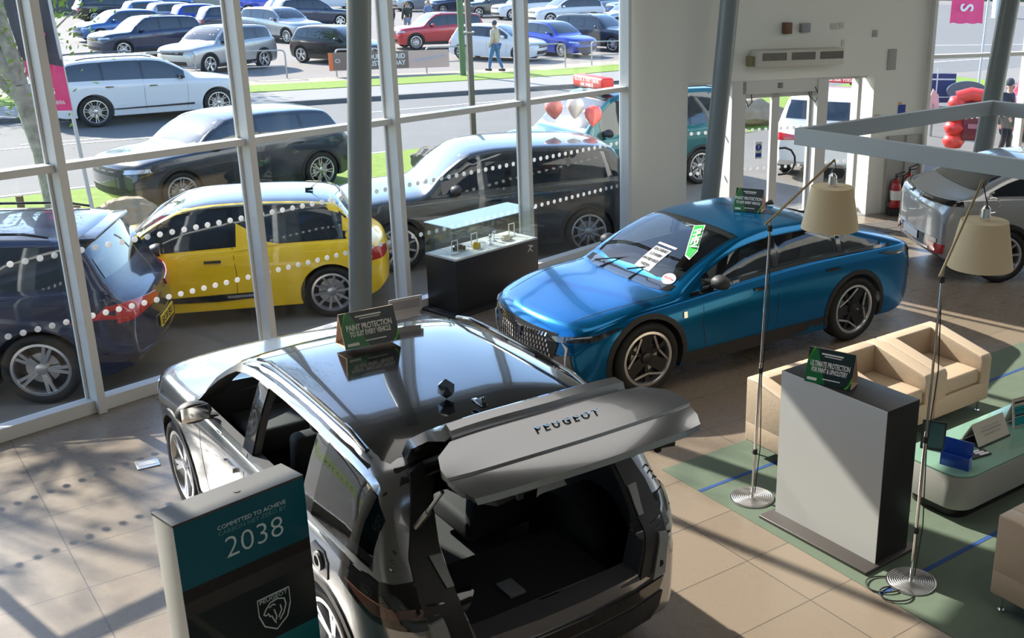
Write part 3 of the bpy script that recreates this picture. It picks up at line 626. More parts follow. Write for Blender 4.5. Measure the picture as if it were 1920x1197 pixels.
# suspended square frame
zf = 2.62; A0 = Vector((.90, 8.42, zf)); u1 = Vector((sin(radians(132.5)), cos(radians(132.5)), 0)); u2 = Vector((sin(radians(46.9)), cos(radians(46.9)), 0))
m = MB(); q = [A0, A0+u2*2.82, A0+u2*2.82+u1*3.2, A0+u1*3.2]
ang = (q[1]-q[0]).normalized()
inn = [A0+u1*.05+u2*.05, q[1]+u1*.05-u2*.05, q[2]-u1*.05-u2*.05, q[3]-u1*.05+u2*.05]
vs = [p+Vector((0, 0, z)) for z in (-.065, .065) for p in q+inn]; fs = []
for k in range(4):
    k2 = (k+1) % 4; fs += [(k, k2, 4+k2, 4+k), (8+k, 12+k, 12+k2, 8+k2), (k, 8+k, 8+k2, k2), (4+k, 4+k2, 12+k2, 12+k)]
m.add(vs, fs); fr = tag(m.build('suspended_frame', mat('frame_blue_grey', (.36, .42, .47), .45, .1), smooth=0, bevel=.003), 'blue-grey square metal frame hanging from the ceiling at upper right', 'hanging frame')
for p in q[2:]: m = MB(); m.tube([p+Vector((0, 0, .04)), Vector((p.x, p.y, 5.2))], .003, 6); m.build('hanging_wire', STEEL, fr)

# ------------------------------------------------------------------ showroom cars
paint('silver', (.33, .34, .36), .8, .22); _b = paint('blue', (.0, .155, .38), .78, .2); _b.node_tree.nodes['Principled BSDF'].inputs['Coat Weight'].default_value = .35; paint('pearl', (.38, .39, .39), .5, .3)
def interior(root, S, rows=((.15, 1), (-.78, 1))):
    for x, _ in rows:
        for y in (.37, -.37): seat(root, x, y)
    H = S['L']/2; x = H-S['ws'][0]-.35
    m = MB(); m.box((x, 0, .82), (.45, 1.42, .18)); m.box((x-.25, 0, .55), (.5, .25, .35)); m.build('dashboard', PLA, root, bevel=.04)
    m = MB(); o = Vector((x-.33, -.37, .88)); R = Matrix.Rotation(radians(65), 3, 'Y')
    m.tube([o+R@Vector((cos(k*pi/10)*.17, sin(k*pi/10)*.17, 0)) for k in range(21)], .014, 8, cap=False); m.bar(o+R@Vector((0, -.16, 0)), o+R@Vector((0, .16, 0)), .04, .02); m.bar(o, (x-.1, -.37, .82), .04, .04); m.build('steering_wheel', PLA, root)
# silver car, tailgate up
S = SPEC['silver']
root, S, bv = car('silver', 'silver SUV in the foreground with black roof and raised tailgate', 'silver', (-2.006, 6.603, 0), -39.5, 'five', 2, BLK, True, True, gm=M['tint_glass'], name='silver_suv', cat='car', rplate=False, lights=False)
for o in list(root.children):
    if o.name.startswith('side_window'):
        xs = [v.co.x for v in o.data.vertices]; ys = [v.co.y for v in o.data.vertices]
        if sum(ys) > 0 and sum(xs)/len(xs) > -.8: bpy.data.objects.remove(o)          # the two left door windows are wound down
interior(root, S, ((.2, 1), (-.75, 1)))
for s in (1, -1):       # black side frame of the load opening, gas strut, drain buffers
    put(bv, [(s*.505, .66), (s*.565, .9), (s*.565, 1.15), (s*.505, 1.48), (s*.585, 1.46), (s*.72, 1.12), (s*.74, .95), (s*.68, .66)], 'x', -1, PLA, 'opening_frame', root, eps=.014, res=.04, thick=.03)
    put(bv, [(s*.60, .62), (s*.70, .62), (s*.725, .86), (s*.66, .88)], 'x', -1, mat('inner_grey', (.25, .26, .26), .5), 'inner_pillar', root, eps=.028, res=.04, thick=.03)
    h = bv.ray_cast(Vector((-6, s*.665, .70)), Vector((1, 0, 0)))[0]; m = MB(); m.lathe([(.001, -.012), (.02, -.012), (.022, 0), (.001, 0)], 14, (0, 0, 0), axis='y'); me = m.me('b'); me.transform(Matrix.Translation(h+Vector((-.03, 0, 0)))@Matrix.Rotation(radians(90), 4, 'Z')); link(me, 'rubber_buffer', RUB, root)
    put(bv, [(s*.57, 1.12), (s*.565, .98), (s*.60, .98), (s*.63, 1.12)], 'x', -1, mat('inner_grey', (.25, .26, .26), .5), 'inner_patch', root, eps=.03, res=.04)
    m = MB(); m.tube([(-1.98, s*.66, 1.28), (-2.2, s*.62, 1.55)], .011, 8); m.tube([(-1.98, s*.66, 1.28), (-2.08, s*.64, 1.4)], .018, 8); m.build('gas_strut', STEEL, root)
    put(bv, [(s*.62, .88), (s*.62, 1.03), (s*.90, 1.04), (s*.92, .9)], 'x', -1, BLK, 'rear_lamp_cover', root, eps=.012, res=.04)
    put(bv, [(-1.60, .93), (-1.62, 1.01), (-2.22, .97), (-2.22, .83), (-1.95, .84)], 'y', s, BLK, 'side_lamp', root, eps=.01, res=.05)
    put(bv, [(-1.68, .955), (-1.95, .945), (-2.16, .93), (-2.16, .89), (-1.95, .875)], 'y', s, RED if 0 else mat('lamp_smoked', (.10, .05, .04), .1, .3, 1), 'lamp_element', root, eps=.014, res=.05)
    m = MB()
    for k in range(3): z = 1.10+k*.035; h = bv.ray_cast(Vector((-1.98+k*.015, s*3, z)), Vector((0, -s, 0)))[0]; m.box(h+Vector((0, s*.002, 0)), (.05, .006, .008))
    m.build('pillar_mark', BLKT, root)
put(bv, [(-.66, .53), (-.7, .60), (.7, .60), (.66, .53)], 'x', -1, BLK, 'bumper_step', root, eps=.02)
put(bv, [(-.6, .25), (-.7, .5), (.7, .5), (.6, .25)], 'x', -1, PLA, 'lower_bumper', root, eps=.012)
m = MB(); m.box((-2.19, 0, .672), (.14, 1.0, .02)); m.box((-2.14, 0, .684), (.1, .94, .012)); m.box((-2.12, 0, .695), (.03, .12, .01)); m.build('load_sill', mat('sill_trim_grey', (.08, .08, .085), .4), root, bevel=.004)
m = MB(); m.box((-1.75, 0, .58), (.8, 1.0, .02)); m.build('boot_floor', mat('boot_carpet', (.012, .012, .013), .95), root); m = MB(); m.box((-1.8, .05, .6), (.16, .1, .02)); m.build('handle_tab', mat('tab_grey', (.18, .18, .18), .5), root, bevel=.004)
# open charging port above the left rear wheel
pc_ = [(-1.26, .84), (-1.25, .95), (-1.29, .985), (-1.42, .975), (-1.47, .93), (-1.46, .83), (-1.36, .82)]
cp = put(bv, pc_, 'y', 1, BLK, 'charging_port', root, eps=.006, res=.05); h = bv.ray_cast(Vector((-1.36, 3, .90)), Vector((0, -1, 0)))[0]
m = MB(); m.lathe([(.03, .0), (.032, .014), (.052, .014), (.055, .0)], 24, (h.x, h.y+.006, h.z), axis='y'); m.build('socket_ring', mat('socket_grey', (.12, .12, .13), .35), cp, smooth=40)
# raised tailgate
gp = [(-1.62, 1.535, .55, 1), (-1.74, 1.66, .57, 1), (-1.92, 1.77, .56, 1), (-2.02, 1.80, .52, 0), (-2.035, 1.835, .50, 0), (-2.10, 1.825, .51, 0), (-2.112, 1.79, .51, 1), (-2.175, 1.775, .55, 1), (-2.185, 1.815, .56, 0), (-2.27, 1.80, .665, 0), (-2.36, 1.78, .70, 0), (-2.45, 1.765, .70, 0), (-2.455, 1.752, .70, 0), (-2.54, 1.735, .68, 0), (-2.60, 1.71, .65, 0), (-2.61, 1.68, .64, 0)]
tg = MB(); nc = 15
for k, (x, z, hw, mm) in enumerate(gp):
    for q in range(nc): t = -1+2*q/(nc-1); tg.v.append((x-(.05*(1-t*t) if k > 2 else .02*(1-t*t))+(.03*abs(t)**6 if k > 10 else 0), t*hw, z-.03*abs(t)**3))
for k in range(len(gp)-1):
    for q in range(nc-1): a = k*nc+q; tg.f.append((a, a+1, a+nc+1, a+nc)); tg.m.append(gp[k+1][3])
me = tg.me('tailgate'); b = bmesh.new(); b.from_mesh(me); bmesh.ops.recalc_face_normals(b, faces=b.faces)
if sum(f.normal.z for f in b.faces) < 0: bmesh.ops.reverse_faces(b, faces=b.faces)
bmesh.ops.solidify(b, geom=b.faces[:], thickness=.05); b.to_mesh(me); b.free()
gate = link(me, 'tailgate', ['paint_silver', BLK], root, 35)
m = MB()
for k, (x, z, hw) in enumerate(((-1.68, 1.52, .5), (-1.95, 1.70, .50), (-2.2, 1.715, .53), (-2.42, 1.68, .58), (-2.53, 1.66, .52))):
    for q in range(9): t = -1+q/4; m.v.append((x-.05*(1-t*t), t*hw, z-.06*abs(t)**2.6-(.03 if k in (1, 2, 3) else 0)))
for k in range(4):
    for q in range(8): a = k*9+q; m.f.append((a, a+1, a+10, a+9)); m.m.append(0)
me = m.me('inner_trim'); b = bmesh.new(); b.from_mesh(me); bmesh.ops.solidify(b, geom=b.faces[:], thickness=.02); bmesh.ops.recalc_face_normals(b, faces=b.faces); b.to_mesh(me); b.free(); link(me, 'inner_trim', PLA, gate, 40)
for y_ in (.42, -.38): m = MB(); m.box((-2.56, y_, 1.63), (.03, .03, .06)); m.build('latch', PLA, gate, bevel=.005)
n_ = Vector((.13, 0, 1)).normalized()
text_mesh('P E U G E O T', .058, mat('badge_grey', (.2, .2, .21), .25, .9), gate, frame_mtx((-2.335, 0, 1.803), (0, -1, 0), (.998, 0, -.2)), sx=1.05, bold=.002)
for s in (1, -1): m = MB(); m.bar((-1.62, s*.5, 1.5), (-1.80, s*.53, 1.62), .03, .04); m.build('hinge', PLA, gate, bevel=.005)
m = MB(); m.box((-1.45, .0, 1.585), (.13, .035, .02)); m.prism([(-1.39, 1.585), (-1.50, 1.64), (-1.52, 1.585)], -.012, .012, fn=lambda u, v, w: (u, w, v)); m.build('roof_aerial', BLK, root, bevel=.006)
# blue car
root, S, bv = car('blue', 'metallic blue fastback car with green sticker in its windscreen, at the centre right', 'blue', (.371, 11.0, 0), 233.5, 'tri', 2, None, True, True, gm=M['car_glass'], name='blue_fastback_car', rplate=True, lights=False)
interior(root, S, ((.0, 1), (-.9, 1)))
H = S['L']/2
for s in (1, -1):      # black waistline and roof side trim around the glass
    lo = [(H-x, S['bel'](x)+.012) for x in [1.35+.3*k for k in range(10)]]; put(bv, [(x, z-.02) for x, z in lo]+[(x, z+.015) for x, z in reversed(lo)], 'y', s, BLK, 'waist_trim', root, eps=.008, res=.1)
    for cx in (2.42, 3.3): put(bv, [(H-cx-.03, S['bel'](cx)+.03), (H-cx-.03, 1.30), (H-cx+.03, 1.30), (H-cx+.03, S['bel'](cx)+.03)], 'y', s, BLK, 'pillar_trim', root, eps=.007, res=.1)
    put(bv, [(s*.44, .58), (s*.48, .625), (s*.64, .65), (s*.87, .69), (s*.86, .635), (s*.66, .60)], 'x', 1, mat('lamp_dark', (.02, .02, .025), .08, .2, 1), 'front_lamp', root, eps=.014, res=.04)
    put(bv, [(s*.70, .64), (s*.715, .65), (s*.83, .682), (s*.825, .665)], 'x', 1, LENS, 'lamp_strip', root, eps=.02, res=.04)
    put(bv, [(s*.62, .60), (s*.70, .56), (s*.64, .3), (s*.63, .3), (s*.67, .54)], 'x', 1, LENS, 'daylight_claw', root, eps=.016, res=.04)
    put(bv, [(s*.46, .27), (s*.52, .44), (s*.72, .50), (s*.74, .28)], 'x', 1, BLK, 'side_intake', root, eps=.011, res=.05)
    put(bv, [(2.05, .62), (2.05, .67), (1.86, .715), (1.72, .725), (1.84, .69), (1.95, .64)], 'y', s, 'lamp_dark', 'lamp_side', root, eps=.012, res=.04)
    put(bv, [(2.08, s*.60), (2.08, s*.605), (1.6, s*.73), (1.12, s*.775), (1.12, s*.768), (1.6, s*.723)], 'z', 1, BLKT, 'bonnet_gap', root, eps=.002, thick=.003)
    put(bv, [(s*.5, .86), (s*.5, .93), (s*.9, .94), (s*.9, .88)], 'x', -1, BLK, 'tail_band', root, eps=.012, res=.06)
    put(bv, [(1.02, .70), (1.02, .76), (1.06, .76), (1.06, .70)], 'y', s, CHR, 'wing_badge', root, eps=.012, thick=.01)
put(bv, [(1.19, 0), (1.17, .5), (1.10, .73), (1.02, .74), (1.05, .5), (1.08, 0), (1.05, -.5), (1.02, -.74), (1.10, -.73), (1.17, -.5)], 'z', 1, BLK, 'scuttle', root, eps=.003)
gm_ = []
for row in range(5):
    for k in range(-9, 10):
        z = .40+row*.045+abs(k)*.003; y = k*.052*(1-row*.03); w_ = .008+.002*row
        gm_.append([(y-w_*.5, z), (y+w_*.7, z), (y+w_, z+.032), (y, z+.032)])
rows_ = []
for i_, p in enumerate(gm_):
    t = panel(bv, p, 'x', 1, eps=.016, res=.1, thick=.006); rows_.append(MB().add([v.co for v in t.vertices], [tuple(f.vertices) for f in t.polygons])); bpy.data.meshes.remove(t)
put(bv, [(-.5, .38), (-.58, .58), (0, .63), (.58, .58), (.5, .38)], 'x', 1, BLKT, 'front_grille', root, eps=.010, res=.06)
[q_.build('grille_fin', CHR, root, smooth=0, fix=False) for q_ in rows_]
m = MB()
for i in range(-12, 13):
    for j in range(4):
        y = i*.045+(j % 2)*.022; z = .235+j*.03; h = bv.ray_cast(Vector((6, y, z)), Vector((-1, 0, 0)))[0]
        if h: m.box(h+Vector((.012, 0, 0)), (.008, .03, .014), mtx=Matrix.Rotation(.6 if j % 2 else -.6, 3, 'X'))
m.build('lower_mesh', mat('mesh_grey', (.12, .12, .13), .35, .8), root, smooth=0, fix=False)
h = bv.ray_cast(Vector((6, 0, .33)), Vector((-1, 0, 0)))[0]; m = MB(); m.box((h.x+.025, 0, .33), (.012, .52, .12), mtx=Matrix.Rotation(-.1, 3, 'Y')); m.build('number_plate', mat('plate_holder', (.22, .23, .25), .3), root, bevel=.003)
h = bv.ray_cast(Vector((6, 0, .60)), Vector((-1, 0, 0)))[0]
def shield(w_, h_): return [(-w_/2, h_/2), (0, h_*.56), (w_/2, h_/2), (w_*.46, 0), (w_*.3, -h_*.3), (0, -h_/2), (-w_*.3, -h_*.3), (-w_*.46, 0)]
m = MB(); m.prism(shield(.09, .11), h.x+.012, h.x+.024, fn=lambda u, v, w: (w, u, v+.56)); m.build('shield_badge', BLK, root)
for y0, sgn in ():      # raised bonnet creases
    me = panel(bv, [(2.10, y0-.012), (2.10, y0+.012), (1.15, y0*1.9+.012), (1.15, y0*1.9-.012)], 'z', 1, eps=.012, res=.08); link(me, 'bonnet_crease', 'paint_blue', root, 60)
def on_glass(x, y, w_, h_, mt, name, rot=0, parent=root, eps=.008, poly=None):
    pl = poly or [(-h_/2, -w_/2), (-h_/2, w_/2), (h_/2, w_/2), (h_/2, -w_/2)]
    pl = [(x+a*cos(rot)-b_*sin(rot), y+a*sin(rot)+b_*cos(rot)) for a, b_ in pl]; return put(bv, pl, 'z', 1, mt, name, parent, eps=eps, thick=.002, res=.08)
def glass_text(txt, x, y, size, mt, par, up=(1, 0)):
    h0 = bv.ray_cast(Vector((x, y, 6)), Vector((0, 0, -1)))[0]; h1 = bv.ray_cast(Vector((x-.05, y, 6)), Vector((0, 0, -1)))[0]; t = (h1-h0).normalized()
    return h0, t
ps = on_glass(.88, .16, .26, .27, WHT, 'price_sheet'); bar_ = on_glass(.70, .16, .30, .025, WHT, 'windscreen_strip')
h0, t = glass_text('', .88, .16, 0, None, None); nrm = t.cross(Vector((0, 1, 0))); nrm = nrm if nrm.z > 0 else -nrm
for k, s_ in enumerate(('EX DEMO', '1.2 PHEV', 'AVAILABLE', 'NOW')): text_mesh(s_, .05, BLKT, ps, frame_mtx(h0+t*(.115-k*.075)+nrm*.013, (0, 1, 0), tuple(t)), sx=1.0, bold=.002)
dc = on_glass(1.0, .60, .0, .0, WHT, 'round_sticker', poly=[(.055*cos(k*pi/10), .09*sin(k*pi/10)) for k in range(20)])
h0, t = glass_text('', 1.0, .6, 0, None, None)
text_mesh('ELECTRIC', .032, mat('red_ink', (.5, .03, .05), .5), dc, frame_mtx(h0+nrm*.014, (0, 1, 0), tuple(t)), bold=.001)
GRN = mat('sticker_green', (.02, .45, .05), .4); GRW = WHT
p1 = on_glass(.50, .36, .0, .0, GRW, 'phev_sticker', poly=[(-.30, -.07), (-.28, .05), (.22, .06), (.34, .0), (.26, -.06)], eps=.009, rot=.75)
p2 = on_glass(.50, .36, .0, .0, GRN, 'sticker_face', poly=[(-.285, -.06), (-.265, .04), (.21, .05), (.32, .0), (.25, -.05)], parent=p1, eps=.012, rot=.75)
h0, t = glass_text('', .50, .36, 0, None, None); a_ = (-t*cos(.75)+Vector((0, 1, 0))*sin(.75)); text_mesh('PHEV', .11, WHT, p1, frame_mtx(h0+nrm*.017, tuple(a_), tuple(nrm.cross(a_))), sx=1.5, bold=.004)
m = MB(); m.tube([(1.12, .05, .985), (.95, .25, 1.03), (.80, .55, 1.05)], .008, 6); m.tube([(1.15, -.5, .96), (.95, -.15, 1.035), (.84, .12, 1.08)], .008, 6); m.build('wiper', PLA, root)
m = MB(); m.prism([(-.35, 1.395), (-.5, 1.45), (-.53, 1.395)], -.015, .015, fn=lambda u, v, w: (u-.3, w, v)); m.build('roof_aerial', BLK, root, bevel=.006)
# pale car on the right, seen from behind
SPEC['pearlc'] = dict(SPEC['suv'], L=4.5, fo=.9, wb=2.7, H=1.52, re=3.3, rg=(4.15, 1.12), tail=1.08, dlo=(1.5, 3.95))
root, S, bv = car('pearlc', 'pale grey SUV with dark rear window parked inside at the far right', 'pearl', (5.36, 14.38, 0), 82, 'ten', 2, None, True, False, name='pale_suv', rplate=False, lights=False)
for s in (1, -1):
    put(bv, [(s*.12, 1.0), (s*.12, 1.04), (s*.86, 1.06), (s*.88, 1.0)], 'x', -1, BLK, 'tail_band', root, eps=.014, res=.06)
    put(bv, [(s*.52, .36), (s*.54, .50), (s*.82, .50), (s*.80, .38)], 'x', -1, RED, 'fog_lamp', root, eps=.016, res=.06)
    put(bv, [(s*.16, 1.015), (s*.16, 1.03), (s*.5, 1.035), (s*.5, 1.02)], 'x', -1, CHR, 'band_highlight', root, eps=.02, res=.06)
put(bv, [(-.7, .3), (-.72, .56), (.72, .56), (.7, .3)], 'x', -1, BLK, 'lower_bumper', root, eps=.009); plate(root, bv, S, 'rear', .5, None, mat('plate_white', (.75, .75, .75), .4))

# ------------------------------------------------------------------ display card stands (triangular, printed)
CARD = mat('card_dark', (.012, .03, .032), .35); CARDG = mat('card_green', (.01, .16, .04), .35); CREAM = mat('card_inside', (.65, .48, .36), .7); INK = mat('card_print', (.78, .78, .72), .6); LIME = mat('card_lime', (.12, .5, .05), .4)
def tent(loc, az, w_, h_, d_, lines, label, mark=True):
    """az: compass direction the printed face looks to"""
    t = thing('card_stand', label, 'sign', loc, az); a = Vector((d_/2, 0, 0)); top = Vector((0, 0, h_)); m = MB()
    th = .004
    for s in (1, -1):
        v = [Vector((s*d_/2, -w_/2, 0)), Vector((s*d_/2, w_/2, 0)), Vector((0, w_/2, h_)), Vector((0, -w_/2, h_))]; i = [p-Vector((s*th, 0, 0)) for p in v]
        m.add(v+i, [(0, 1, 2, 3), (7, 6, 5, 4), (0, 4, 5, 1), (1, 5, 6, 2), (2, 6, 7, 3), (3, 7, 4, 0)])
    m.add([(-d_/2, -w_/2, .001), (d_/2, -w_/2, .001), (d_/2, w_/2, .001), (-d_/2, w_/2, .001), (-d_/2, -w_/2, .005), (d_/2, -w_/2, .005), (d_/2, w_/2, .005), (-d_/2, w_/2, .005)], [(0, 1, 2, 3), (4, 5, 6, 7), (0, 1, 5, 4), (2, 3, 7, 6)])
    m.build('card', CREAM, t, smooth=0, fix=False)
    up = Vector((-d_/2, 0, h_)).normalized(); n = Vector((h_, 0, d_/2)).normalized(); ln = sqrt(h_*h_+d_*d_/4)
    o = Vector((d_/2, 0, 0)); f = lambda u, v, w=0: o+Vector((0, 1, 0))*u+up*v+n*w
    m = MB(); m.prism([(-w_/2, 0), (w_/2, 0), (w_/2, ln), (-w_/2, ln)], .001, .003, fn=f); c = m.build('printed_face', CARD, t, smooth=0)
    m = MB(); m.prism([(-w_/2, 0), (-w_*.05, 0), (-w_*.32, ln), (-w_*.38, ln), (-w_/2, ln*.5)], .003, .0038, fn=f); m.build('green_band', CARDG, c, smooth=0)
    m = MB(); m.prism([(-w_/2, ln*.5), (-w_/2, ln*.62), (-w_*.36, ln), (-w_*.4, ln)], .0038, .0044, fn=f); m.prism([(w_*.36, 0), (w_*.42, 0), (w_/2, ln*.36), (w_/2, ln*.2)], .003, .0044, fn=f); m.build('lime_edge', LIME, c, smooth=0)
    for x0_, x1_, z0_, z1_ in ((-.22, .25, .83, .875), (-.15, .22, .775, .80), (-.45, -.24, .07, .15), (-.12, .26, .14, .17)):
        m = MB(); m.prism([(w_*x0_, ln*z0_), (w_*x1_, ln*z0_), (w_*x1_, ln*z1_), (w_*x0_, ln*z1_)], .0044, .005, fn=f); m.build('small_print', INK, c, smooth=0)
    for (s_, v, sz, wf) in lines: text_mesh(s_, sz, INK, c, frame_mtx(f(0, v*ln, .0046), (0, 1, 0), tuple(up)), sx=wf, bold=.0015, extr=.0005)
    return t
tent((-1.96, 6.43, 1.595), 142, .36, .21, .17, [('PAINT PROTECTION', .56, .052, .62), ('TO SUIT EVERY VEHICLE', .38, .044, .56)], 'dark green paint protection card stand on the silver car roof')
tent((.76, 11.17, 1.40), 200, .30, .23, .2, [('PAINT PROTECTION', .56, .045, .7), ('TO SUIT EVERY VEHICLE', .38, .038, .64)], 'green and grey card stand on the blue car roof')
tent((1.08, 6.93, 1.156), 210, .34, .235, .15, [('ULTIMATE PROTECTION', .55, .052, .51), ('FOR PAINT & UPHOLSTERY', .38, .045, .48)], 'dark card stand on top of the grey and black plinth')
t = thing('plate_stand', 'clear acrylic plate holder at the front of the silver car roof', 'sign', (-1.86, 7.02, 1.56), 142)
m = MB(); m.box((0, 0, .09), (.006, .24, .10)); m.box((0, 0, .0), (.05, .2, .006)); m.box((0, 0, .02), (.006, .2, .05)); m.build('holder', mat('acrylic', (.5, .5, .52), .2), t); m = MB(); m.box((.004, 0, .09), (.003, .20, .06)); m.build('insert', mat('insert_grey', (.3, .3, .33), .6), t)
m = MB(); bm_ = bmesh.new(); bmesh.ops.create_icosphere(bm_, subdivisions=1, radius=.055); me = bpy.data.meshes.new('ornament'); bm_.to_mesh(me); bm_.free()
me.transform(Matrix.Diagonal((1, .8, 1.1, 1))); o = link(me, 'faceted_ornament', mat('facet', (.10, .14, .18), .05, .3, 1), None, 0, (-1.29, 5.60, 1.62)); tag(o, 'small faceted dark glass ornament on the rear of the black car roof', 'ornament')
# low display case
t = thing('display_case', 'dark display cabinet with glass top case standing against the window', 'cabinet', (-2.30, 12.33, 0), 35.9); L_, Wd = 1.34, .50
m = MB(); m.box((0, 0, .34), (L_, Wd, .62)); m.build('cabinet_body', mat('case_dark', (.022, .02, .019), .35), t, bevel=.004); m = MB(); m.box((0, -.02, .015), (L_+.2, Wd+.14, .03)); m.build('base_plate', mat('base_dark', (.03, .03, .032), .35), t, bevel=.003)
m = MB(); m.box((0, 0, .66), (L_, Wd, .02)); m.build('display_deck', mat('deck_white', (.6, .6, .6), .6), t); m = MB(); gt = .008; hz_ = .36
m.box((0, Wd/2-gt/2, .67+hz_/2), (L_, gt, hz_)); m.box((0, -Wd/2+gt/2, .67+hz_/2), (L_, gt, hz_)); m.box((L_/2-gt/2, 0, .67+hz_/2), (gt, Wd-.02, hz_)); m.box((-L_/2+gt/2, 0, .67+hz_/2), (gt, Wd-.02, hz_)); m.box((0, 0, .67+hz_), (L_, Wd, gt)); m.build('glass_case', 'case_glass', t, smooth=0)
m = MB(); y = -Wd/2-.003; 
for a, b in (((.50, .60), (.56, .57)), ((.55, .60), (.52, .55)), ((.52, .55), (.49, .52)), ((.53, .55), (.57, .51)), ((.56, .57), (.58, .59))): m.bar((a[0], y, a[1]), (b[0], y, b[1]), .004, .01)
m.build('lion_emblem', WHT, t, smooth=0)
def W2(t, x, y, z): return t.matrix_basis@Vector((x, y, z))
bpy.context.view_layer.update()
for k, (x, kind, lab) in enumerate(((-.50, 'frame', 'small white frame model at the left end of the glass case'), (-.36, 'car', 'dark model car in the glass case beside the white frame'), (-.18, 'tin', 'small yellow item standing in the middle of the glass case'), (-.12, 'frame', 'white frame behind the yellow item in the glass case'), (.06, 'watch', 'small silver figure left of centre in the glass case'), (.2, 'watch', 'silver figure in the centre right of the glass case'), (.33, 'car', 'pale model car at the right of the glass case'), (.5, 'frame', 'white frame at the right end of the glass case'))):
    p = t.matrix_basis@Vector((x, .02 if k % 2 else -.06, .672)); m = MB()
    if kind == 'frame': m.box((0, 0, .005), (.1, .05, .01)); m.box((-.045, 0, .08), (.01, .01, .15)); m.box((.045, 0, .08), (.01, .01, .15)); m.box((0, 0, .155), (.1, .01, .01)); mt = WHT
    elif kind == 'car': m.box((0, 0, .03), (.15, .06, .03)); m.box((-.01, 0, .055), (.08, .05, .025)); [m.lathe([(.001, -.008), (.016, -.008), (.016, .008), (.001, .008)], 10, (a*.05, b*.03, .016), axis='y') for a in (1, -1) for b in (1, -1)]; mt = PLA if k < 3 else mat('model_pale', (.6, .55, .45), .4)
    elif kind == 'tin': m.lathe([(.001, 0), (.035, 0), (.035, .05), (.02, .075), (.001, .08)], 12); m.box((.04, .0, .03), (.05, .04, .06)); mt = mat('item_yellow', (.6, .4, .02), .4)
    else: m.lathe([(.001, 0), (.03, 0), (.03, .01), (.008, .015), (.01, .07), (.022, .09), (.015, .12), (.001, .125)], 10); m.bar((0, 0, .07), (.04, .01, .12), .01, .01); mt = CHR
    tag(m.build({'frame': 'miniature_frame', 'car': 'model_car', 'tin': 'yellow_model', 'watch': 'silver_figure'}[kind], mt, loc=p, rz=radians(54), bevel=.002), lab, 'ornament', 'small goods in the glass case')
# totem
tp = Vector((-2.03, 4.495, 0)); az_ = 128.8
t = thing('information_totem', 'teal and black information totem with 2038 lettering, bottom left', 'sign stand', tp, az_); w_, dp, h_ = .655, .19, 1.5
m = MB(); m.box((-dp/2, 0, h_/2+.01), (dp, w_, h_-.02)); m.build('totem_body', mat('totem_cream', (.62, .6, .54), .5), t, bevel=.003)
m = MB(); m.box((-dp/2, 0, h_), (dp+.004, w_+.004, .012)); m.lathe([(.001, .007), (.016, .007), (.016, .009), (.001, .009)], 16, (-dp*.45, .03, h_)); m.build('top_cap', mat('totem_grey', (.08, .075, .07), .5), t)
m = MB(); m.box((-dp/2, 0, .01), (dp+.2, w_+.1, .02)); m.build('foot_plate', PLA, t)
TE = mat('panel_teal', (.0, .10, .15), .3, 0, .3); TD = mat('panel_black_teal', (.0, .012, .016), .3, 0, .3)
def fc(z0, z1, mt, nm, e=.004): m = MB(); m.box((e/2, 0, (z0+z1)/2), (e, w_, z1-z0)); return m.build(nm, mt, t, smooth=0)
f1 = fc(1.165, 1.494, TE, 'top_panel'); fc(1.02, 1.10, mat('band_grey', (.035, .035, .036), .5), 'grey_band'); fc(1.10, 1.165, BLKT, 'black_band'); f2 = fc(.70, 1.02, TD, 'emblem_panel'); 
m = MB(); m.prism([(-w_/2, .1), (w_/2, .1), (w_/2, .70), (-w_/2, .70)], 0, .004, fn=lambda u, v, w: (w, u, v)); m.build('lower_panel', mat('panel_teal_light', (.0, .16, .20), .3, 0, .3), t, smooth=0)
INKT = mat('totem_print', (.62, .75, .78), .5); fm = lambda y, z: frame_mtx((.0045, y, z), (0, 1, 0), (0, 0, 1))
text_mesh('COMMITTED TO ACHIEVE', .030, INKT, f1, fm(.045, 1.405), sx=1.0); text_mesh('CARBON NET ZERO BY', .030, mat('totem_print_dim', (.12, .3, .33), .5), f1, fm(.045, 1.375), sx=1.1); text_mesh('2038', .155, INKT, f1, fm(.045, 1.285), sx=1.0, bold=-.002)
m = MB(); yc, zc = .10, .86; sp = [(-.085, .085), (.085, .085), (.085, .0), (.062, -.07), (0, -.115), (-.062, -.07), (-.085, .0), (-.085, .085)]
for a, b in zip(sp, sp[1:]): m.bar((.005, yc+a[0], zc+a[1]), (.005, yc+b[0], zc+b[1]), .003, .006)
li = [[(-.06, -.005), (-.045, .02), (-.02, .045), (.02, .05), (.055, .035), (.06, .0), (.045, -.04), (.02, -.07)], [(-.06, -.005), (-.05, -.015), (-.035, -.01), (-.03, -.03), (-.02, -.03), (-.01, -.06), (.0, -.08)], [(-.03, .02), (-.005, .03), (.005, .02)], [(-.005, -.0), (.005, -.04), (.0, -.065)], [(.03, .01), (.035, -.02), (.015, -.055)]]
for ch in li:
    for a, b in zip(ch, ch[1:]): m.bar((.005, yc+a[0], zc+a[1]), (.005, yc+b[0], zc+b[1]), .003, .006)
m.build('shield_emblem', INKT, f2, smooth=0, fix=False); text_mesh('PEUGEOT', .03, INKT, f2, fm(yc, zc+.066), sx=1.15)

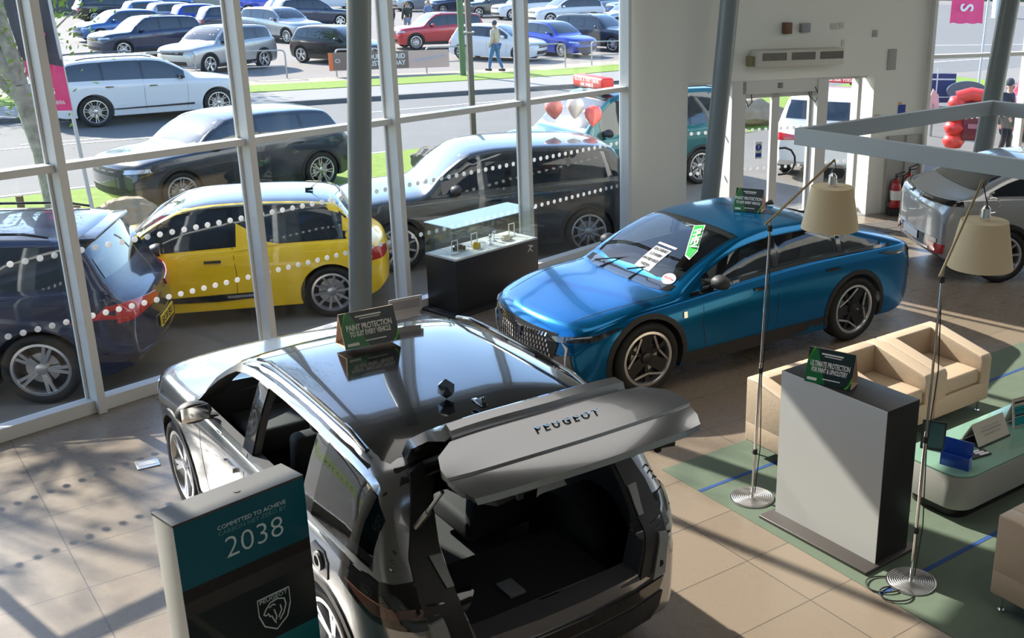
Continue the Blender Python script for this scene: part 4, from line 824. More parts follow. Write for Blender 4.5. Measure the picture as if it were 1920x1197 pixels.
# ------------------------------------------------------------------ lounge corner
u = Vector((sin(radians(50.5)), cos(radians(50.5)), 0)); v = Vector((sin(radians(140.5)), cos(radians(140.5)), 0))
c0 = Vector((-.10, 7.85, 0)); m = MB(); q = [c0, c0+u*5.0, c0+u*5.0+v*4.2, c0+v*4.2]
m.prism([(p.x, p.y) for p in q], .0002, .0035); o = m.build('carpet', mat('carpet_green', (.115, .155, .11), .95, bump=.4, bscale=300, vary=.12, vscale=8), smooth=0); tag(o, 'sage green carpet with blue stripes under the lounge furniture', 'carpet'); m = MB()
for a in (.38, 1.35): pass
for dv in (.47, 2.28): m.bar(c0+v*dv+Vector((0, 0, .0045)), c0+v*dv+u*5.0+Vector((0, 0, .0045)), .035, .002)
m.build('blue_stripe', mat('stripe_blue', (.015, .06, .22), .9), o, smooth=0)
LEA = mat('beige_leather', (.54, .42, .30), .5, bump=.08, bscale=40)
def tub(c, az, label):
    t = thing('tub_armchair', label, 'armchair', (c.x, c.y, .004), az, group='beige tub armchairs'); W_, Dp, Ht = .785, .72, .68
    m = MB(); m.prism([(-Dp/2, -W_/2), (Dp/2, -W_/2), (Dp/2, W_/2), (-Dp/2, W_/2)], .12, .30); m.build('seat_base', LEA, t, bevel=.015)
    m = MB(); m.box((.05, 0, .37), (.58, .50, .14)); m.build('seat_cushion', LEA, t, bevel=.03)
    for s in (1, -1):
        m = MB(); pr = [(-Dp/2, .28), (Dp/2, .28), (Dp/2, .52), (Dp/2-.02, .56), (-Dp/2+.15, .68), (-Dp/2, .68)]
        m.prism(pr, s*(W_/2-.14), s*W_/2, fn=lambda a, b, w: (a, w, b)); m.build('arm', LEA, t, bevel=.014)
    m = MB(); m.box((-Dp/2+.065, 0, .48), (.13, W_-.27, .40)); m.build('backrest', LEA, t, bevel=.012)
    for a in (-Dp/2+.06, Dp/2-.06):
        for b in (-W_/2+.06, W_/2-.06): m = MB(); m.tube([(a, b, .0), (a, b, .004)], .022, 12); m.tube([(a, b, .0), (a, b, .125)], .011, 10); m.build('leg', CHR, t)
b0 = Vector((.58, 8.19, 0))
for k, lab in enumerate(('beige leather tub armchair at the left end of the row, behind the plinth', 'beige leather tub armchair in the middle of the row of three', 'beige leather tub armchair at the right end of the row by the pale SUV')):
    c = b0+u*(.395+k*.795)+v*.36; tub(c, 140.5, lab)
tub(Vector((2.55, 5.92, 0)), 140.5, 'beige leather tub armchair seen from behind at the bottom right edge')
# plinth
pc = Vector((1.20, 6.90, .004)); t = thing('display_plinth', 'tall grey faced black plinth with a card stand on top', 'plinth', pc, None, rz=atan2(-.72, .62)); PLm = mat('plinth_black', (.018, .017, .017), .4)
m = MB(); m.box((0, 0, .585), (.95, .34, 1.13)); m.build('plinth_body', PLm, t, bevel=.003); m = MB(); m.box((0, -.172, .585), (.95, .006, 1.13)); m.build('front_panel', mat('plinth_grey', (.58, .59, .58), .45), t, smooth=0)
m = MB(); m.box((0, -.03, .012), (1.02, .56, .024)); m.build('base_plate', mat('plinth_base', (.10, .09, .085), .4, .5), t, bevel=.004)
m = MB(); m.box((-.36, .10, 1.156), (.03, .11, .012)); o = m.build('remote_control', BLK, loc=(0, 0, 0)); o.parent = None; o.matrix_world = t.matrix_basis.copy() if False else Matrix.Translation(pc)@Matrix.Rotation(atan2(-.72, .62), 4, 'Z'); tag(o, 'small black remote lying at the back left of the plinth top', 'remote')
# coffee table
t = thing('coffee_table', 'low white rounded coffee table with pale green glass top', 'table', (2.70, 7.89, .004), 50.5)
def rrect(lx, ly, r, n=7):
    o = []
    for cx, cy, a0 in ((lx/2-r, ly/2-r, 0), (-lx/2+r, ly/2-r, pi/2), (-lx/2+r, -ly/2+r, pi), (lx/2-r, -ly/2+r, 1.5*pi)):
        for k in range(n): a = a0+pi/2*k/(n-1); o.append((cx+cos(a)*r, cy+sin(a)*r))
    return o
tl, tw = 2.1, .62
m = MB(); m.prism(rrect(tl, tw, .16), .10, .365); m.build('table_body', mat('table_white', (.42, .42, .38), .35), t, smooth=30, bevel=.006); m = MB(); m.prism(rrect(tl, tw, .16), .366, .378); m.build('glass_top', mat('green_glass', (.22, .38, .29), .06, 0, .6), t, smooth=30)
m = MB(); m.prism(rrect(tl-.14, tw-.14, .12), .0, .10); m.build('recessed_base', PLm, t, smooth=30)
def TB(x, y, z=.378): return Matrix.Translation((2.86, 8.12, 0))@Matrix.Rotation(radians(39.5), 4, 'Z')@Vector((x, y, z))
def loc_of(px, py): return Vector((px, py, .3825))
BL = mat('holder_blue', (.01, .06, .38), .35, 0, .5)
t = thing('leaflet_holder', 'bright blue plastic leaflet holder on the near end of the coffee table', 'leaflet holder', loc_of(2.10, 7.24), 215)
m = MB(); m.box((0, 0, .10), (.01, .22, .20), mtx=Matrix.Rotation(-.15, 3, 'Y')); m.build('holder_back', BL, t, bevel=.002); m = MB(); m.box((.055, 0, .05), (.008, .22, .10)); m.box((.03, .106, .05), (.06, .008, .1)); m.box((.03, -.106, .05), (.06, .008, .1)); m.box((.03, 0, .004), (.06, .22, .008)); m.build('holder_pocket', BL, t, bevel=.002)
t = thing('picture_frame', 'dark framed picture standing at the left end of the coffee table', 'frame', loc_of(1.98, 7.52), 200)
m = MB(); R = Matrix.Rotation(-.2, 3, 'Y'); o = Vector((0, 0, .11)); [m.box(o+R@Vector(c), d, mtx=R) for c, d in (((0, .085, 0), (.012, .012, .22)), ((0, -.085, 0), (.012, .012, .22)), ((0, 0, .105), (.012, .18, .012)), ((0, 0, -.105), (.012, .18, .012)))]; m.bar((-.06, 0, .0), (-.01, 0, .13), .03, .004); m.build('frame', PLA, t)
m = MB(); m.box(o, (.006, .165, .2), mtx=R); m.build('picture', mat('picture_dim', (.06, .11, .11), .2, 0, .5), t)
def board(t, w_, h_, tilt, mt, nm, y=0, x=0): m = MB(); R = Matrix.Rotation(-tilt, 3, 'Y'); m.box(Vector((x, y, 0))+R@Vector((0, 0, h_/2)), (.006, w_, h_), mtx=R); return m.build(nm, mt, t, smooth=0), R
t = thing('table_sign', 'cream card wedge sign lying in the middle of the coffee table', 'sign', loc_of(2.44, 7.72), 140.5)
m = MB(); h_, d_, w_ = .17, .17, .40; m.prism([(d_/2, .012), (.0, h_), (-d_/2, .02), (-d_/2+.006, .015), (0, h_-.012), (d_/2-.008, .012)], -w_/2, w_/2, fn=lambda a, b, w: (a, w, b)); m.build('card', mat('card_cream', (.60, .55, .46), .6), t, smooth=0)
m = MB(); m.box((0, 0, .006), (d_+.02, w_, .012)); m.build('card_base', PLA, t, smooth=0); sl = Vector((-d_/2, 0, h_-.012)).normalized()
m = MB(); nn = Vector((h_, 0, d_/2)).normalized()
for k, l_ in ((.07, .2), (.10, .26), (.125, .22)): m.bar(Vector((d_/2, -l_/2, .012))+sl*k+nn*.003, Vector((d_/2, l_/2, .012))+sl*k+nn*.003, .004, .002)
m.build('print_line', mat('soft_ink', (.25, .25, .25), .7), t, smooth=0)
t = thing('business_card_tray', 'flat black tray of cards lying beside the blue holder', 'tray', loc_of(2.30, 7.42), 150); m = MB(); m.box((0, 0, .006), (.10, .2, .012)); m.build('tray', PLA, t, bevel=.003); m = MB(); [m.box((-.03+.03*k, .02*k, .014), (.02, .09, .004)) for k in range(3)]; m.build('cards', WHT, t)
t = thing('table_sign', 'teal and white upright card sign at the right end of the coffee table', 'sign', loc_of(2.82, 7.98), 150.)
m = MB(); w_, h_ = .24, .24; R = Matrix.Rotation(-.18, 3, 'Y'); m.box(R@Vector((0, 0, h_/2)), (.006, w_, h_), mtx=R); R2 = Matrix.Rotation(.35, 3, 'Y'); m.box(Vector((-.11, 0, 0))+R2@Vector((0, 0, .12)), (.004, w_, .23), mtx=R2); m.build('card', mat('card_cream', (.6, .55, .46), .6), t, smooth=0)
m = MB(); [m.box(R@Vector((.004, 0, z)), (.002, w_*.86, d)) if 0 else m.box(R@Vector((.0045, 0, z)), (.002, w_*.84, d), mtx=R) for z, d in ((.045, .07), (.12, .03), (.155, .03))]; m.build('teal_print', mat('teal_print', (.0, .28, .30), .5), t, smooth=0)
m = MB(); [m.box(R@Vector((.0045, 0, z)), (.002, w_*.8, d), mtx=R) for z, d in ((.095, .014), (.205, .02), (.137, .006))]; m.build('dark_print', BLKT, t, smooth=0)
t = thing('leaflet_stack', 'stack of blue and white leaflets at the far end of the coffee table', 'leaflets', loc_of(2.95, 8.22), 50.5)
m = MB(); [m.box((.0+.004*k, .003*k, .002+.005*k), (.20, .14, .004)) for k in range(6)]; m.build('leaflets', mat('leaflet_blue', (.1, .2, .45), .5), t, smooth=0); m = MB(); m.box((.02, .02, .034), (.2, .14, .004)); m.build('top_leaflet', WHT, t, smooth=0)

# lamps
SHD = bpy.data.materials.new('lamp_shade'); SHD.use_nodes = True; p = SHD.node_tree.nodes['Principled BSDF']; p.inputs['Base Color'].default_value = (.82, .74, .54, 1); p.inputs['Roughness'].default_value = .8; p.inputs['Subsurface Weight'].default_value = 0
tl_ = SHD.node_tree.nodes.new('ShaderNodeBsdfTranslucent'); tl_.inputs[0].default_value = (.85, .68, .38, 1); mx_ = SHD.node_tree.nodes.new('ShaderNodeMixShader'); mx_.inputs[0].default_value = .35
SHD.node_tree.links.new(p.outputs[0], mx_.inputs[1]); SHD.node_tree.links.new(tl_.outputs[0], mx_.inputs[2]); SHD.node_tree.links.new(mx_.outputs[0], SHD.node_tree.nodes['Material Output'].inputs[0]); M['lamp_shade'] = SHD
def lamp(base, joint, tip, shade, label):
    t = thing('floor_lamp', label, 'floor lamp', base, rz=0, group='arched floor lamps with cream shades'); b = Vector(base); J, T, Sh = Vector(joint)-b, Vector(tip)-b, Vector(shade)-b
    m = MB(); m.lathe([(.001, 0), (.165, 0), (.17, .006), (.168, .014), (.001, .02)], 48); 
    for k in range(9): r = .03+k*.015; m.lathe([(r, .0205), (r+.004, .0225), (r+.008, .0205)], 40)
    m.build('base', STEEL, t)
    m = MB(); m.tube([(0, 0, .02), J*.5+Vector((0, 0, .01))], .011, 12); m.tube([J*.48, J], .0085, 12); m.build('pole', CHR, t)
    m = MB(); [m.tube([J*f-Vector((0, 0, .02)), J*f+Vector((0, 0, .02))], .018, 12) for f in (.18, .48, .97)]; m.build('joint', PLA, t)
    a = (T-J).normalized(); m = MB(); m.tube([J-a*.06, T], .009, 10); m.build('arm', mat('arm_brass', (.45, .34, .18), .3, .9), t)
    m = MB(); m.tube([J+Vector((0, .02, 0)), J*.7+Vector((.03, -.02, 0)), J*.45+Vector((.012, 0, 0)), J*.2+Vector((.035, -.02, 0)), (.02, 0, .05)], .004, 6); m.tube([T, (T+Sh)/2+Vector((.03, 0, .12)), Sh+Vector((0, 0, .36))], .004, 6); m.build('cable', PLA, t)
    m = MB(); m.lathe([(.21, 0), (.213, .0), (.153, .31), (.15, .31), (.21, .0)], 48, Sh); s_ = m.build('shade', 'lamp_shade', t, smooth=50)
    m = MB(); m.lathe([(.149, .305), (.149, .309), (.03, .309), (.03, .305)], 40, Sh); m.build('shade_top', 'lamp_shade', s_, smooth=30)
    m = MB(); m.lathe([(.001, .20), (.03, .20), (.035, .33), (.03, .39), (.012, .41), (.001, .41)], 16, Sh); m.tube([Sh+Vector((cos(k*pi/8)*.05+.04, 0, .41+sin(k*pi/8)*.05)) for k in range(17)], .004, 6); m.build('lamp_holder', CHR, t)
lamp((.60, 7.39, 0), (.655, 7.42, 2.19), (1.13, 7.75, 2.56), (1.12, 7.72, 2.06), 'left one of two floor lamps, in front of the blue car')
lamp((1.59, 6.25, 0), (1.61, 6.27, 2.17), (1.93, 6.75, 2.62), (1.985, 6.80, 2.04), 'right one of two floor lamps, beside the tall grey plinth')
m = MB(); z = .014
for (cx, cy, r) in ((1.40, 6.20, .10), (1.46, 6.09, .09)): m.tube([(cx+cos(k*pi/9)*r*1.2, cy+sin(k*pi/9)*r, z+.003*sin(k)) for k in range(19)], .005, 6)
m.tube([(1.60, 6.34, z), (1.53, 6.27, z), (1.47, 6.24, z)], .005, 6); tag(m.build('cable_coil', PLA), 'loops of black cable on the floor beside the right lamp base', 'cable')
m = MB(); m.box((-4.25, 7.83, .004), (.17, .17, .008), rz=.6); o = m.build('floor_box', STEEL, bevel=.003); tag(o, 'small metal floor socket cover left of the silver car', 'floor box'); m = MB(); m.box((-4.25, 7.83, .009), (.13, .08, .002), rz=.6); m.build('cover_label', WHT, o)
m = MB(); wbox(m, 3.3, 6.2, .5, 1.15, .0005, .006); o = m.build('door_mat', mat('mat_grey', (.12, .10, .09), .95), smooth=0); tag(o, 'ribbed grey entrance mat by the right-hand wall', 'mat')
m = MB(); [wbox(m, 3.35, 6.15, .53+.07*k, .56+.07*k, .006, .010) for k in range(9)]; m.build('mat_rib', mat('rib_grey', (.2, .18, .16), .8), o, smooth=0)

# ------------------------------------------------------------------ cars outside
for nm, c, me_, r in (('yellow', (1.0, .66, .0), .0, .45), ('navy', (.008, .018, .055), .3, .25), ('gunmetal', (.06, .07, .075), .6, .3), ('slate', (.05, .06, .075), .6, .3), ('teal', (.0, .12, .14), .5, .3), ('white', (.70, .71, .72), 0, .4), ('redcar', (.5, .02, .03), .3, .3), ('brightblue', (.01, .05, .42), .4, .3), ('midblue', (.02, .10, .30), .4, .3), ('lightsilver', (.42, .43, .45), .7, .3), ('black', (.012, .013, .016), .3, .25), ('darkblue', (.015, .03, .075), .4, .25), ('skyblue', (.12, .25, .45), .4, .3)): paint(nm, c, me_, r)
Z = -.2
SPEC['ds3']['kick'] = (2.2, .0)
root, S, bv = car('ds3', 'yellow hatchback with black roof parked against the window', 'yellow', (-5.54, 12.56, Z), -107.7, 'ten', 2, mat('roof_blueblack', (.02, .03, .05), .12, 0, 1), False, name='yellow_hatchback', rplate=False, blacktop=True)
H = S['L']/2
for s in (1, -1):
    put(bv, [(-.02, .30), (.9, .32), (.80, .37), (-.5, .39), (-.60, .35), (-.5, .32)], 'y', s, BLK, 'side_moulding', root, eps=.012); put(bv, [(-.12, .335), (-.12, .365), (-.42, .37), (-.42, .34)], 'y', s, CHR, 'moulding_badge', root, eps=.018)
    put(bv, [(H-2.24, .88), (H-2.26, 1.18), (H-2.36, 1.12), (H-2.50, .98), (H-2.72, .93)], 'y', s, 'paint_yellow', 'fin_pillar', root, eps=.014, res=.06)
    a = S['fo']+S['wb']; put(bv, [(H-a-.32+.0, .70), (H-a-.30, .86), (H-a-.46, .86), (H-a-.5, .72)], 'y', s, RED, 'tail_lamp', root, eps=.01, res=.05)
    put(bv, [(-1.02+.09*cos(k*pi/8), .74+.09*sin(k*pi/8)) for k in range(16)]+[(-1.02+.083*cos(-k*pi/8), .74+.083*sin(-k*pi/8)) for k in range(0)], 'y', s, 'paint_yellow', 'fuel_flap', root, eps=.005, thick=.004)
m = MB(); m.tube([(-1.1, .12, S['H']-.01), (-1.30, .12, S['H']+.16)], [.006, .002], 6); m.box((-1.1, .12, S['H']), (.09, .04, .03)); m.build('roof_aerial', BLK, root)
root, S, bv = car('suv', 'dark navy hatchback seen from behind at the left window with yellow rear plate', 'navy', (-7.476, 10.033, Z), -103, 'five', 2, None, False, name='navy_hatchback', rplate=False, gm=DGL)
h = bv.ray_cast(Vector((-6, 0, .56)), Vector((1, 0, 0)))[0]; m = MB(); m.box((h.x-.012, 0, .56), (.012, .52, .112)); o = m.build('number_plate', YPL, root); text_mesh('EX18 EKU', .11, BLKT, o, frame_mtx((h.x-.02, 0, .556), (0, -1, 0), (0, 0, 1)), bold=.003)
for s in (1, -1): put(bv, [(s*.2, .82), (s*.2, .88), (s*.88, .94), (s*.92, .80), (s*.6, .80)], 'x', -1, RED, 'tail_band', root, eps=.014, res=.06)
put(bv, [(-.8, .30), (-.84, .42), (.84, .42), (.8, .30)], 'x', -1, BLK, 'rear_diffuser', root, eps=.01); m = MB(); m.bar((-S['L']/2+.55, -.62, S['H']-.10), (-S['L']/2+.55, .62, S['H']-.10), .34, .03); m.build('roof_spoiler', 'paint_navy', root, bevel=.01)
car('suv', 'dark grey crossover car parked outside behind the display case', 'gunmetal', (-2.83, 15.421, Z), -112, 'ten', 2, None, True, name='grey_crossover', rplate=False)
root, S, bv = car('low', 'slate grey SUV parked beyond the yellow hatchback with angular wheels', 'slate', (-8.023, 18.983, Z), -141, 'seven', 2, None, True, name='slate_suv', rplate=False)
root, S, bv = car('van', 'teal people carrier outside behind the white wall pillar with red roof sign', 'teal', (-1.249, 20.213, Z), -128, 'seven', 2, None, True, name='teal_people_carrier', rplate=False)
roofsign = mat('sign_red', (.75, .05, .04), .5)
def roof_sign(loc, az, label, txt):
    t = thing('roof_sign', label, 'sign', loc, az); m = MB(); m.box((0, 0, .12), (.28, 1.0, .22)); m.build('sign_box', roofsign, t, bevel=.06); m = MB(); m.box((0, .3, .0), (.1, .1, .05)); m.box((0, -.3, .0), (.1, .1, .05)); m.build('mount', PLA, t)
    for s in (1, -1):
        for j, tx in enumerate(txt): text_mesh(tx, .085, WHT, t, frame_mtx((s*.142, 0, .155-j*.08), (0, s, 0), (0, 0, 1)), bold=.002)
roof_sign((-1.58, 19.96, 1.62), -128, 'red roof sign on top of the teal people carrier', ['BOOK A TEST DRIVE', 'ASK INSIDE'])
def balloon(loc, label, c, tilt):
    t = thing('balloon', label, 'balloon', loc, 0, group='red and white balloons above the grey crossover'); m = MB(); m.lathe([(.001, -.17), (.02, -.16), (.06, -.11), (.12, -.02), (.14, .06), (.12, .13), (.06, .175), (.001, .185)], 20); me = m.me('balloon_skin'); me.transform(Matrix.Rotation(tilt, 4, 'Y')); link(me, 'balloon_skin', c, t, 60)
    m = MB(); m.tube([(0, 0, -.165), (.03, 0, -.24), (.0, .02, -.30)], .003, 5); m.build('string', WHT, t)
PK = mat('balloon_pink', (.75, .22, .18), .3, 0, .4)
balloon((-1.90, 16.45, 1.70), 'pinkish red balloon at the left of the bunch over the grey crossover roof', PK, -.5); balloon((-1.60, 16.65, 1.70), 'pale white balloon in the middle of the bunch', mat('balloon_white', (.7, .65, .6), .3, 0, .4), .5); balloon((-1.32, 16.6, 1.58), 'red balloon at the right of the bunch over the grey crossover roof', mat('balloon_red', (.75, .12, .1), .3, 0, .4), .7)
root, S, bv = car('suv', 'white SUV with yellow rear plate seen through the glass entrance door', 'white', (3.338, 22.79, Z), 17, 'seven', 2, None, True, name='white_suv', rplate=False)
h = bv.ray_cast(Vector((-6, 0, .78)), Vector((1, 0, 0)))[0]; m = MB(); m.box((h.x-.015, 0, .78), (.012, .52, .112)); o = m.build('number_plate', YPL, root); text_mesh('MW21', .115, BLKT, o, frame_mtx((h.x-.023, .08, .776), (0, -1, 0), (0, 0, 1)), bold=.003)
roof_sign((3.36, 23.2, 1.43), 17, 'red roof sign on the white SUV beyond the entrance door', ['HAVE YOU SEEN OUR', 'OFFERS? ASK TODAY'])
root, S, bv = car('suv', 'red SUV outside at the far right behind the leaning column', 'redcar', (9.5, 27.6, Z), -150, 'five', 1, None, True, name='red_suv', rplate=False)
root, S, bv = car('big', 'long white SUV driving along the road on the left', 'white', (-14.0, 28.4, -.296), 47.9, 'seven', 2, None, False, name='white_road_suv', rplate=False)
sx0, sx1 = .95, -.95
for s in (1, -1): put(bv, [(sx0, .40), (sx0, .45), (sx1-.1, .43), (sx1, .40)], 'y', s, PLA, 'side_moulding', root, eps=.012)
LOT = [  # kind, paint, x, y, heading, wheel style, label
 ('suv', 'darkblue', -22.1, 45.9, -138, 'five', 'dark navy SUV in the car lot above the white road SUV'),
 ('suv', 'lightsilver', -17.0, 40.6, -158, 'five', 'silver SUV facing the road in the car lot, behind the second mullion'),
 ('hatch', 'midblue', -26.9, 53.2, -138, 'ten', 'blue hatchback at the left edge of the car lot behind the navy SUV'),
 ('suv', 'lightsilver', -19.5, 54.2, 120, 'ten', 'silver crossover with black wheel arches behind the silver SUV'),
 ('suv', 'darkblue', -21.5, 64.8, 50, 'five', 'dark blue SUV seen from behind near the top of the lot'),
 ('hatch', 'black', -13.5, 43.95, 112, 'five', 'black hatchback in the lot left of the round column'),
 ('suv', 'redcar', -11.3, 51.7, -122, 'multi', 'red SUV in the middle of the car lot'),
 ('hatch', 'white', -7.6, 46.3, 103, 'ten', 'white hatchback beside the walking man in beige'),
 ('hatch', 'brightblue', -5.6, 48.9, 126, 'multi', 'bright blue hatchback at the right of the lot'),
 ('suv', 'slate', -3.9, 52.0, 118, 'five', 'grey SUV at the right edge of the lot behind the blue hatchback'),
 ('suv', 'black', -33.5, 66.0, 50, 'five', 'black SUV at the upper left of the lot'),
 ('hatch', 'skyblue', -29.8, 63.4, 50, 'ten', 'pale blue hatchback with red tail lamps in the left row'),
 ('hatch', 'lightsilver', -27.6, 61.6, 50, 'ten', 'silver hatchback in the left row, third from the left'),
 ('hatch', 'brightblue', -25.6, 60.2, 50, 'ten', 'bright blue hatchback in the left row, fourth from the left'),
 ('hatch', 'darkblue', -23.5, 58.6, 50, 'ten', 'dark blue hatchback at the right end of the left row'),
 ('suv', 'lightsilver', -19.6, 84.5, -125, 'five', 'silver SUV behind the three people at the top of the lot'),
 ('suv', 'skyblue', -21.8, 88.0, -125, 'five', 'pale blue car half hidden left of the silver SUV at the top'),
 ('suv', 'darkblue', -16.3, 81.0, -125, 'five', 'dark SUV behind the green post at the top of the lot'),
 ('suv', 'gunmetal', -13.2, 77.9, -125, 'five', 'brown grey SUV right of the green post at the top'),
 ('suv', 'white', -10.6, 75.6, -125, 'five', 'white SUV left of the tall mullion at the top'),
 ('big', 'white', -7.2, 70.5, -122, 'five', 'white MPV behind the blue hatchback at the top'),
 ('hatch', 'lightsilver', -3.2, 68.6, -122, 'ten', 'silver car roof behind the grey SUV, second from the right'),
 ('suv', 'slate', -.2, 66.0, -122, 'five', 'slate car behind the grey SUV at the right end of the top row'),
 ('hatch', 'white', -27.0, 86.0, -125, 'ten', 'white car beyond the dark blue SUV, beside the round column'),
 ('hatch', 'midblue', -37.0, 80.0, 60, 'ten', 'blue car beyond the wall at the top left'),
 ('hatch', 'white', -42.0, 84.0, 60, 'ten', 'white car beyond the wall at the far top left'),
 ('suv', 'brightblue', -28.5, 76.5, 55, 'ten', 'blue car beside the stone hut at the top'),
 ('hatch', 'white', -25.3, 73.5, 60, 'ten', 'white car between the blue car and the dark blue SUV'),
 ('hatch', 'lightsilver', -6.5, 84.0, -122, 'ten', 'silver car in the rear row above the white MPV'),
 ('suv', 'midblue', -3.2, 80.5, -122, 'ten', 'blue SUV in the rear row at the top right of the lot'),
 ('hatch', 'darkblue', -14.5, 92.0, -122, 'ten', 'dark car in the rear row above the green post'),
 ('hatch', 'lightsilver', -10.5, 89.0, -122, 'ten', 'silver car in the rear row left of the tall mullion'),
 ('suv', 'black', -31.0, 95.0, -122, 'ten', 'black SUV in the far row at the top left of the round column'),
]
for k_, pn, x, y, az, st, lab in LOT:
    S = SPEC[k_]
    if y < 60: car(k_, lab, pn, (x, y, -.3), az, st, 1, None, k_ == 'suv', group='cars parked in the lot', rplate=(az > 0 and az < 70))
    else:
        key = ('far', k_, pn, st)
        if key not in BODY: BODY[key] = car(k_, lab, pn, (x, y, -.3), az, st, 0, None, False, group='cars parked in the lot', rplate=False)[0]
        else:
            src = BODY[key]; r = src.copy(); C.objects.link(r); r.location = (x, y, -.3); r.rotation_euler.z = radians(90-az); r['label'] = lab
            for ch in list(src.children):
                c2 = ch.copy(); C.objects.link(c2); c2.parent = r
                for g2 in ch.children: d2 = g2.copy(); C.objects.link(d2); d2.parent = c2

# ------------------------------------------------------------------ people
def person(loc, az, label, top, legs, skin=(.45, .28, .2), hair=(.05, .03, .02), hgt=1.75, cap=None, stride=.15, coat=False):
    t = thing('person', label, 'person', loc, az, group=None); k = hgt/1.75
    V = [(0, 0, .95), (0, 0, 1.12), (0, 0, 1.32), (-.0, 0, 1.47), (.015, 0, 1.56), (.02, 0, 1.66), (.02, 0, 1.72),
         (0, .10, .90), (stride*.5+.03, .11, .50), (stride, .11, .08), (stride+.13, .12, .04), (0, -.10, .90), (-stride*.2+.03, -.11, .50), (-stride, -.11, .10), (-stride+.12, -.12, .04),
         (0, .17, 1.43), (-.06, .24, 1.17), (.05, .25, .93), (.09, .24, .84), (0, -.17, 1.43), (.02, -.24, 1.17), (.12, -.23, .95), (.16, -.22, .87)]
    R_ = [(.15, .11), (.135, .10), (.17, .115), (.10, .08), (.055, .055), (.08, .095), (.07, .08), (.10, .10), (.062, .062), (.042, .042), (.04, .035), (.10, .10), (.062, .062), (.042, .042), (.04, .035),
          (.07, .07), (.045, .045), (.033, .033), (.028, .04), (.07, .07), (.045, .045), (.033, .033), (.028, .04)]
    Eg = [(0, 1), (1, 2), (2, 3), (3, 4), (4, 5), (5, 6), (0, 7), (7, 8), (8, 9), (9, 10), (0, 11), (11, 12), (12, 13), (13, 14), (2, 15), (15, 16), (16, 17), (17, 18), (2, 19), (19, 20), (20, 21), (21, 22)]
    def skin_me(idx, edges, grow, name):
        mp = {i: n for n, i in enumerate(idx)}; me = bpy.data.meshes.new(name); me.from_pydata([Vector(V[i])*k for i in idx], [(mp[a], mp[b]) for a, b in edges if a in mp and b in mp], [])
        o = bpy.data.objects.new(name, me); C.objects.link(o); md = o.modifiers.new('s', 'SKIN'); o.modifiers.new('u', 'SUBSURF').levels = 1
        for i in idx: sv = me.skin_vertices[0].data[mp[i]]; sv.radius = ((R_[i][0]+grow)*k, (R_[i][1]+grow)*k); sv.use_root = (i == idx[0])
        bpy.context.view_layer.update(); r = bpy.data.meshes.new_from_object(o.evaluated_get(bpy.context.evaluated_depsgraph_get())); bpy.data.objects.remove(o); return r
    sk = mat('skin_%d' % int(skin[0]*100), skin, .6); link(skin_me(list(range(23)), Eg, 0, 'figure'), 'figure', sk, t, 80)
    link(skin_me([0, 7, 8, 9, 11, 12, 13], Eg, .012, 'trousers'), 'trousers', mat('cloth_%d_%d' % (int(legs[0]*255), int(legs[2]*255)), legs, .9), t, 80)
    link(skin_me([2, 1, 0, 3, 15, 16, 17, 19, 20, 21], Eg, .022 if coat else .014, 'jacket'), 'jacket', mat('cloth_%d_%d_%d' % tuple(int(c*255) for c in top), top, .9), t, 80)
    m = MB(); [m.box((x*k+.04, y*k, .045), (.27, .10, .09)) for x, y in ((stride, .115), (-stride, -.115))]; m.build('shoes', BLKT, t, bevel=.03)
    m = MB(); m.lathe([(.001, .105), (.05, .095), (.085, .05), (.092, .0), (.085, -.05), (.07, -.06)], 16, (-.005*k, 0, 1.70*k)); 
    if cap: m.box((.12, 0, 1.71*k), (.09, .13, .012))
    m.build('cap' if cap else 'hair', mat('hair_%d' % int((cap or hair)[0]*255), cap or hair, .9), t, smooth=60)
    return t
person((-6.75, 40.3, -.17), -60, 'person in dark cap, beige top and blue jeans walking along the verge', (.55, .45, .33), (.06, .16, .32), cap=(.05, .06, .09), stride=.22)
person((-14.95, 57.3, -.3), -35, 'person in a long navy jacket, leftmost of three standing in the lot', (.03, .04, .08), (.02, .05, .12), coat=True, stride=.12)
person((-14.2, 57.8, -.3), -35, 'person in a dark green body warmer beside the navy jacketed one', (.03, .04, .035), (.25, .28, .35), hair=(.3, .2, .1), coat=True, stride=.05)
person((-13.6, 60.2, -.3), -20, 'person with long fair hair and denim jacket nearest the red SUV', (.12, .2, .32), (.35, .3, .25), hair=(.4, .25, .12), stride=.05)
person((7.1, 23.5, -.2), 120, 'person in a dark navy coat outside beside the red SUV', (.012, .02, .05), (.02, .02, .03), coat=True, hgt=1.7, stride=.08)

